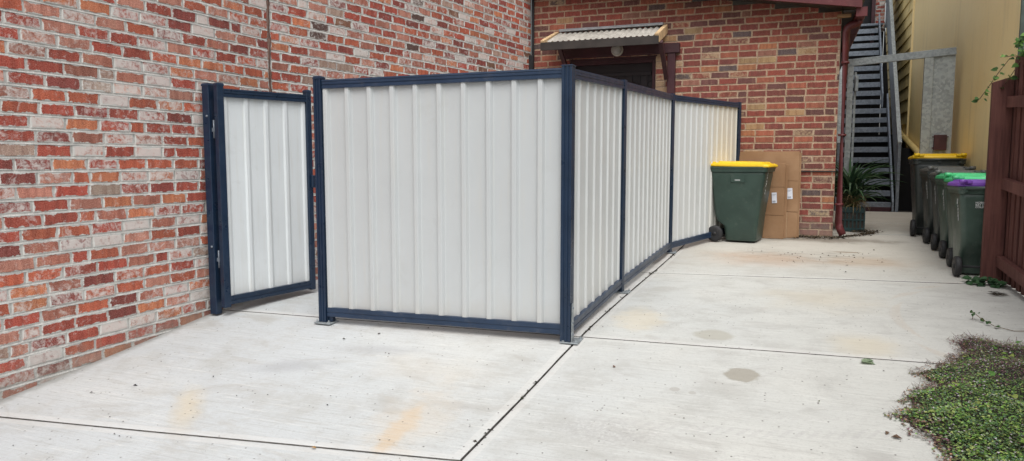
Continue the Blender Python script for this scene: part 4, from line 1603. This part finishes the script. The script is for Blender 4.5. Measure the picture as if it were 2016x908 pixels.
# ground cover spilling over the drive at the right
outline = [(1.75, 5.55), (1.45, 5.30), (1.263, 5.33), (1.168, 5.46), (1.071, 5.47), (.985, 5.33), (.979, 5.13), (.90, 4.95), (.822, 4.82), (.663, 4.62), (.74, 4.47), (.60, 4.32), (.546, 4.246), (.60, 4.17),
           (.487, 4.03), (.563, 3.905), (.623, 3.79), (.66, 3.6), (.62, 3.3), (.75, 2.6), (.9, 1.6), (1.75, 1.4)]


def inside(x, y, poly):
    c = False
    n = len(poly)
    for i in range(n):
        (x1, y1), (x2, y2) = poly[i], poly[(i + 1) % n]
        if (y1 > y) != (y2 > y) and x < (x2 - x1) * (y - y1) / (y2 - y1) + x1:
            c = not c
    return c


def edge_dist(x, y, poly):
    best = 9
    p = Vector((x, y))
    n = len(poly)
    for i in range(n):
        a, b = Vector(poly[i]), Vector(poly[(i + 1) % n])
        if a.x > 1.7 and b.x > 1.7:
            continue
        ab = b - a
        t = max(0, min(1, (p - a).dot(ab) / ab.dot(ab)))
        best = min(best, (a + ab * t - p).length)
    return best


rnd = random.Random(31)
L_ = Leaves()
SL = Leaves()
cnt = 0
while cnt < 56000:
    x, y = rnd.uniform(.42, 1.75), rnd.uniform(2.4, 5.6)
    ed0 = edge_dist(x, y, outline)
    ins = inside(x, y, outline)
    fr = mnoise.noise(Vector((x * 9, y * 9, 5))) * .05
    if not (ins and ed0 + fr > 0) and not (not ins and ed0 < .035 + fr and rnd.random() < .35):
        continue
    if ed0 < .05 and rnd.random() < .35:
        continue
    ed0 = ed0 if ins else 0
    cnt += 1
    hump = min(1, ed0 / .22)
    n1 = mnoise.noise(Vector((x * 4, y * 4, 2)))
    n2 = mnoise.noise(Vector((x * 9, y * 9, 8)))
    ht = .01 + .085 * hump * (.8 + .6 * n1) + .02 * n2
    zg_ = gz(y) + max(.006, ht * rnd.uniform(.45, 1.05))
    purp = max(0, min(1, (y - 4.35) / .6 + n1 * .9)) if y > 4.1 else max(0, .25 + n1 * .5 - hump * .6)
    dry = max(0, .62 - ed0 / .12)
    r_ = rnd.random()
    if r_ < .60 * purp:
        c = rnd.choice([(.085, .045, .055), (.115, .06, .072), (.06, .042, .04), (.075, .065, .045)])
    elif r_ < .60 * purp + dry:
        c = rnd.choice([(.15, .10, .065), (.10, .07, .05), (.19, .13, .075), (.075, .055, .04), (.07, .085, .035)])
    else:
        c = rnd.choice([(.055, .115, .025), (.085, .17, .03), (.04, .085, .028), (.11, .185, .045), (.05, .10, .05), (.14, .19, .055), (.03, .06, .022), (.10, .15, .07)])
        if n2 > .25:
            c = tuple(v * 1.35 for v in c)
        if n2 < -.3:
            c = tuple(v * .6 for v in c)
    if rnd.random() < .05:
        c = rnd.choice([(.42, .38, .44), (.36, .33, .38), (.45, .43, .42)])
        s = rnd.uniform(.006, .010)
    else:
        s = rnd.uniform(.005, .0105) * (1.0 if purp < .5 else .7) * (1.25 if y < 4.1 else 1)
    if rnd.random() < .003 and ed0 > .08:
        s = rnd.uniform(.020, .034)
        c = rnd.choice([(.08, .14, .025), (.11, .15, .035), (.04, .10, .02)])
        zg_ += .02
    a = rnd.uniform(0, 2 * PI)
    nrm = (rnd.uniform(-.6, .6), rnd.uniform(-.8, .4), 1)
    c = tuple(min(.6, v * 3.0) for v in c)
    c = (c[0] * 1.06, c[1] * .95, c[2] * 1.05)
    L_.leaf((x, y, zg_), (math.cos(a), math.sin(a), rnd.uniform(-.2, .4)), nrm, s * 1.15, s * 1.1, c, .12, heart=True)
    if rnd.random() < .10 + (.35 if ed0 < .06 else 0):
        a2 = rnd.uniform(0, 2 * PI)
        p = Vector((x, y, gz(y) + .004 + (rnd.uniform(0, ht) if ed0 > .06 else rnd.uniform(0, .012))))
        q = p + Vector((math.cos(a2) * rnd.uniform(.02, .06), math.sin(a2) * rnd.uniform(.02, .05), rnd.uniform(-.004, .025)))
        sd = Vector((-math.sin(a2), math.cos(a2), 0)) * .0014
        L_.poly([p - sd, p + sd, q + sd * .5, q - sd * .5], rnd.choice([(.11, .07, .045), (.16, .11, .07), (.10, .05, .045)]))
gc = L_.build('ground_cover', M['leaf'])
gc['kind'] = 'stuff'
tag(gc, 'low mat of small leaved green and purplish weeds spreading over the concrete at lower right', 'ground cover')
# soil bed under it
mb = MB()
step = .04
for ix in range(34):
    for iy in range(104):
        x, y = .44 + ix * step, 1.4 + iy * step
        if inside(x + .02, y + .02, outline) and edge_dist(x + .02, y + .02, outline) > .03:
            mb.bm.faces.new([mb.bm.verts.new((p, q, gz(q) + .005)) for p, q in ((x, y), (x + step, y), (x + step, y + step), (x, y + step))])
bmesh.ops.remove_doubles(mb.bm, verts=mb.bm.verts, dist=.001)
structure(mb.build('soil_bed', M['soil']))


# vine runners
def runner(name, label, stems, nleaf, size, cols, seed, hang=0):
    rnd = random.Random(seed)
    root = thing(name, label, 'vine', stems[0][0])
    mb = MB()
    for s in stems:
        mb.tube(s, .0035 if hang else .0022, 5)
    mb.build('stem', M['stem'], root)
    L = Leaves()
    for s, n in zip(stems, nleaf):
        for i in range(n):
            t = rnd.uniform(.05, 1) * (len(s) - 1)
            k = min(int(t), len(s) - 2)
            p = Vector(s[k]).lerp(Vector(s[k + 1]), t - k)
            p += Vector((rnd.uniform(-.025, .025), rnd.uniform(-.025, .025), rnd.uniform(-.005, .03) if not hang else rnd.uniform(-.03, .03))) * (2 if hang > 1 else 1)
            a = rnd.uniform(0, 2 * PI)
            sz = rnd.uniform(*size)
            L.leaf(p, (math.cos(a), math.sin(a) - .3, rnd.uniform(-.7, .2)), (rnd.uniform(-.5, .2), -1, .8), sz, sz * .9, rnd.choice(cols), .15, heart=True)
    L.build('leaves', M['leaf'], root)
    return root


gl = gz(5.7) + .006
runner('creeper_runner', 'thin creeper runner with a few leaves lying on the concrete beyond the weeds', [[(1.22, 6.02, gz(6) + .05), (1.24, 5.93, gz(5.9) + .035), (1.30, 5.78, gl + .012), (1.40, 5.72, gl), (1.52, 5.74, gl + .004), (1.63, 5.80, gl + .012), (1.73, 5.9, gl + .02)],
                                                                                              [(1.22, 6.02, gz(6) + .05), (1.205, 5.96, gz(6) + .01)]], [13, 2], (.018, .04), [(.05, .12, .04), (.07, .15, .05), (.04, .08, .03)], 4)
runner('climbing_vine', 'green leafy vine hanging over the top of the maroon paling fence', [
    [(1.80, 6.9, 2.05), (1.74, 7.3, 2.06), (1.70, 7.65, 2.10), (1.68, 7.82, 2.12)],
    [(1.70, 7.60, 2.08), (1.66, 7.78, 1.98), (1.63, 7.95, 1.88), (1.58, 8.05, 1.77), (1.56, 8.1, 1.74)],
    [(1.72, 7.35, 2.03), (1.71, 7.45, 1.97), (1.69, 7.55, 1.90), (1.67, 7.62, 1.85)],
    [(1.80, 6.8, 2.12), (1.76, 7.2, 2.20), (1.73, 7.45, 2.22), (1.75, 7.6, 2.17)],
    [(1.80, 6.9, 2.10), (1.74, 7.2, 2.10), (1.72, 7.4, 2.08)],
], [10, 14, 8, 34, 30], (.03, .06), [(.07, .17, .03), (.11, .24, .045), (.05, .12, .025), (.16, .30, .07)], 8, hang=1)
# ivy at the foot of the post
rnd = random.Random(19)
L_ = Leaves()
for i in range(55):
    x = rnd.uniform(1.45, 1.72)
    y = 7.42 + rnd.uniform(-.05, .10) - (x - 1.45) * .45
    a = rnd.uniform(0, 2 * PI)
    sz = rnd.uniform(.035, .065)
    L_.leaf((x, y, gz(y) + rnd.uniform(.01, .065)), (math.cos(a), math.sin(a), -.1), (rnd.uniform(-.5, .5), -.6, 1), sz, sz * .9, rnd.choice([(.025, .075, .03), (.035, .10, .035), (.05, .13, .05)]), .1, heart=True)
tag(L_.build('ivy_clump', M['leaf']), 'small clump of dark green broad leaves at the foot of the maroon post', 'plant')

# single fallen leaf by the joint
L_ = Leaves()
L_.leaf((.40, 4.73, gz(4.73) + .006), (1, -.25, .03), (0, -.1, 1), .075, .06, (.30, .38, .25), .2, heart=True)
L_.leaf((.43, 4.74, gz(4.73) + .008), (.6, .5, .08), (0, -.1, 1), .05, .04, (.16, .26, .13), .2, heart=True)
tag(L_.build('fallen_leaf', M['leaf']), 'single curled green leaf on the concrete beside the crosswise joint', 'leaf')
L_ = Leaves()
L_.leaf((.46, 3.78, gz(3.78) + .006), (1, -.2, .1), (.2, -.1, 1), .05, .03, (.16, .10, .07), .3)
L_.leaf((.44, 3.80, gz(3.78) + .006), (.4, .9, .2), (.2, -.1, 1), .04, .02, (.20, .13, .09), .3)
tag(L_.build('dry_leaf', M['litter']), 'small dry brown leaf on the concrete left of the weeds', 'leaf')
L_ = Leaves()
for i in range(14):
    a = rnd.uniform(-.6, .4)
    L_.leaf((1.53 + rnd.uniform(-.05, .05), 6.95 + rnd.uniform(-.05, .05), gz(7) + rnd.uniform(.004, .025)), (math.cos(a), math.sin(a), .05), (0, 0, 1), .08, .012, rnd.choice([(.05, .04, .03), (.08, .06, .04)]), .2)
tag(L_.build('twig_pile', M['litter']), 'little pile of dark twigs on the concrete beside the paling fence', 'twigs')

# leaf litter: along the far wall, around the crate, in the joints and specks over the drive
L_ = Leaves()
rnd = random.Random(23)
LC = [(.06, .045, .03), (.10, .075, .05), (.04, .032, .024), (.15, .11, .07), (.20, .15, .10)]


def bit(x, y, s, z=.004, c=None):
    a = rnd.uniform(0, 2 * PI)
    L_.leaf((x, y, gz(y) + z), (math.cos(a), math.sin(a), rnd.uniform(0, .35)), (rnd.uniform(-.4, .4), rnd.uniform(-.5, .3), 1), s, s * rnd.uniform(.4, .8), c or rnd.choice(LC), .3)


for i in range(700):
    t = rnd.random()
    bit(-.02 + 1.0 * t, 10.12 - abs(rnd.gauss(0, .09)) + max(0, t - .5) * 1.2, rnd.uniform(.012, .04), rnd.uniform(.003, .02))
for i in range(260):
    bit(rnd.gauss(.86, .10), rnd.gauss(10.78, .07), rnd.uniform(.015, .04), rnd.uniform(.003, .03))
for i in range(60):
    bit(rnd.uniform(-.5, .9), rnd.gauss(8.6, .35), rnd.uniform(.01, .03), .004, rnd.choice(LC[:3]))
for i in range(420):
    y = rnd.uniform(2.9, 9.2)
    f = (y - 2.975) / 1.76
    xj = JX - .0787 + .0787 * f if y < 4.735 else (JX + .05 * (y - 4.735) / 2.4)
    if mnoise.noise(Vector((y * 3, 0, 0))) > .05:
        bit(xj + rnd.gauss(0, .009), y, rnd.uniform(.008, .026), rnd.uniform(-.006, .004), rnd.choice([(.05, .045, .035), (.08, .07, .055), (.04, .045, .03)]))
for i in range(330):
    x, y = rnd.uniform(-4.2, 1.5), 2.4 + 7.2 * rnd.random() ** 1.5
    bit(x, y, rnd.uniform(.004, .013), .003, rnd.choice([(.05, .045, .04), (.09, .075, .06), (.13, .09, .06), (.05, .045, .04)]))
for (x, y, s, c) in ((-3.75, 3.2, .03, (.045, .045, .05)), (-3.35, 3.45, .022, (.05, .05, .05)), (-3.9, 3.05, .022, (.05, .05, .05)), (-2.15, 2.86, .03, (.38, .22, .08)), (-1.0, 4.25, .03, (.20, .10, .06)),
                     (-2.95, 4.25, .025, (.06, .055, .05)), (-2.75, 4.4, .03, (.07, .065, .06)), (-2.45, 4.6, .02, (.06, .055, .05)), (.15, 4.1, .016, (.12, .16, .03)), (-2.4, 3.3, .02, (.04, .04, .045))):
    bit(x, y, s, .006, c)
lo_ = L_.build('leaf_litter', M['litter'])
lo_['kind'] = 'stuff'
tag(lo_, 'brown leaf litter and specks gathered along the wall foot and joints', 'leaf litter')

# ================================================================== CAMERA, LIGHT, WORLD
F, CX_, CY_, HOR = 1430., 1008., 454., 318.
pitch = math.atan((CY_ - HOR) / F)
yaw = math.atan((1570 - CX_) / (F / math.cos(pitch)))
cam = bpy.data.cameras.new('camera')
cam.sensor_width = 36
cam.lens = F / 2016 * 36
cam.clip_end = 1000
cam.clip_start = .05
co = bpy.data.objects.new('camera', cam)
COL.objects.link(co)
co.location = (0, 0, 1.18)
co.rotation_euler = (PI / 2 - pitch, 0, yaw)
scene.camera = co

w = bpy.data.worlds.new('World')
scene.world = w
w.use_nodes = True
nt = w.node_tree
nt.nodes.clear()
out = nt.nodes.new('ShaderNodeOutputWorld')
bg = nt.nodes.new('ShaderNodeBackground')
sky = nt.nodes.new('ShaderNodeTexSky')
sky.sky_type = 'NISHITA'
sky.sun_disc = False
SEL, SAZ = 60, 154     # elevation, compass azimuth from +Y clockwise
sky.sun_elevation = R(SEL)
sky.sun_rotation = R(SAZ)
sky.air_density = 1.4
sky.dust_density = 4
bw = nt.nodes.new('ShaderNodeRGBToBW')
mx = nt.nodes.new('ShaderNodeMix')
mx.data_type = 'RGBA'
mx.inputs[0].default_value = .80
nt.links.new(sky.outputs[0], bw.inputs[0])
nt.links.new(sky.outputs[0], mx.inputs[6])
nt.links.new(bw.outputs[0], mx.inputs[7])
nt.links.new(mx.outputs[2], bg.inputs[0])
bg.inputs[1].default_value = .15
nt.links.new(bg.outputs[0], out.inputs[0])

sun = bpy.data.lights.new('sun', 'SUN')
sun.energy = 2.5
sun.angle = R(62)
sun.color = (1, .985, .965)
so = bpy.data.objects.new('sun', sun)
COL.objects.link(so)
az, el = R(SAZ), R(SEL)
dirv = Vector((math.sin(az) * math.cos(el), math.cos(az) * math.cos(el), math.sin(el)))
so.rotation_euler = dirv.to_track_quat('Z', 'Y').to_euler()
so.location = dirv * 20

scene.view_settings.view_transform = 'Standard'
scene.view_settings.look = 'None'
scene.view_settings.exposure = 0
scene.view_settings.gamma = 1
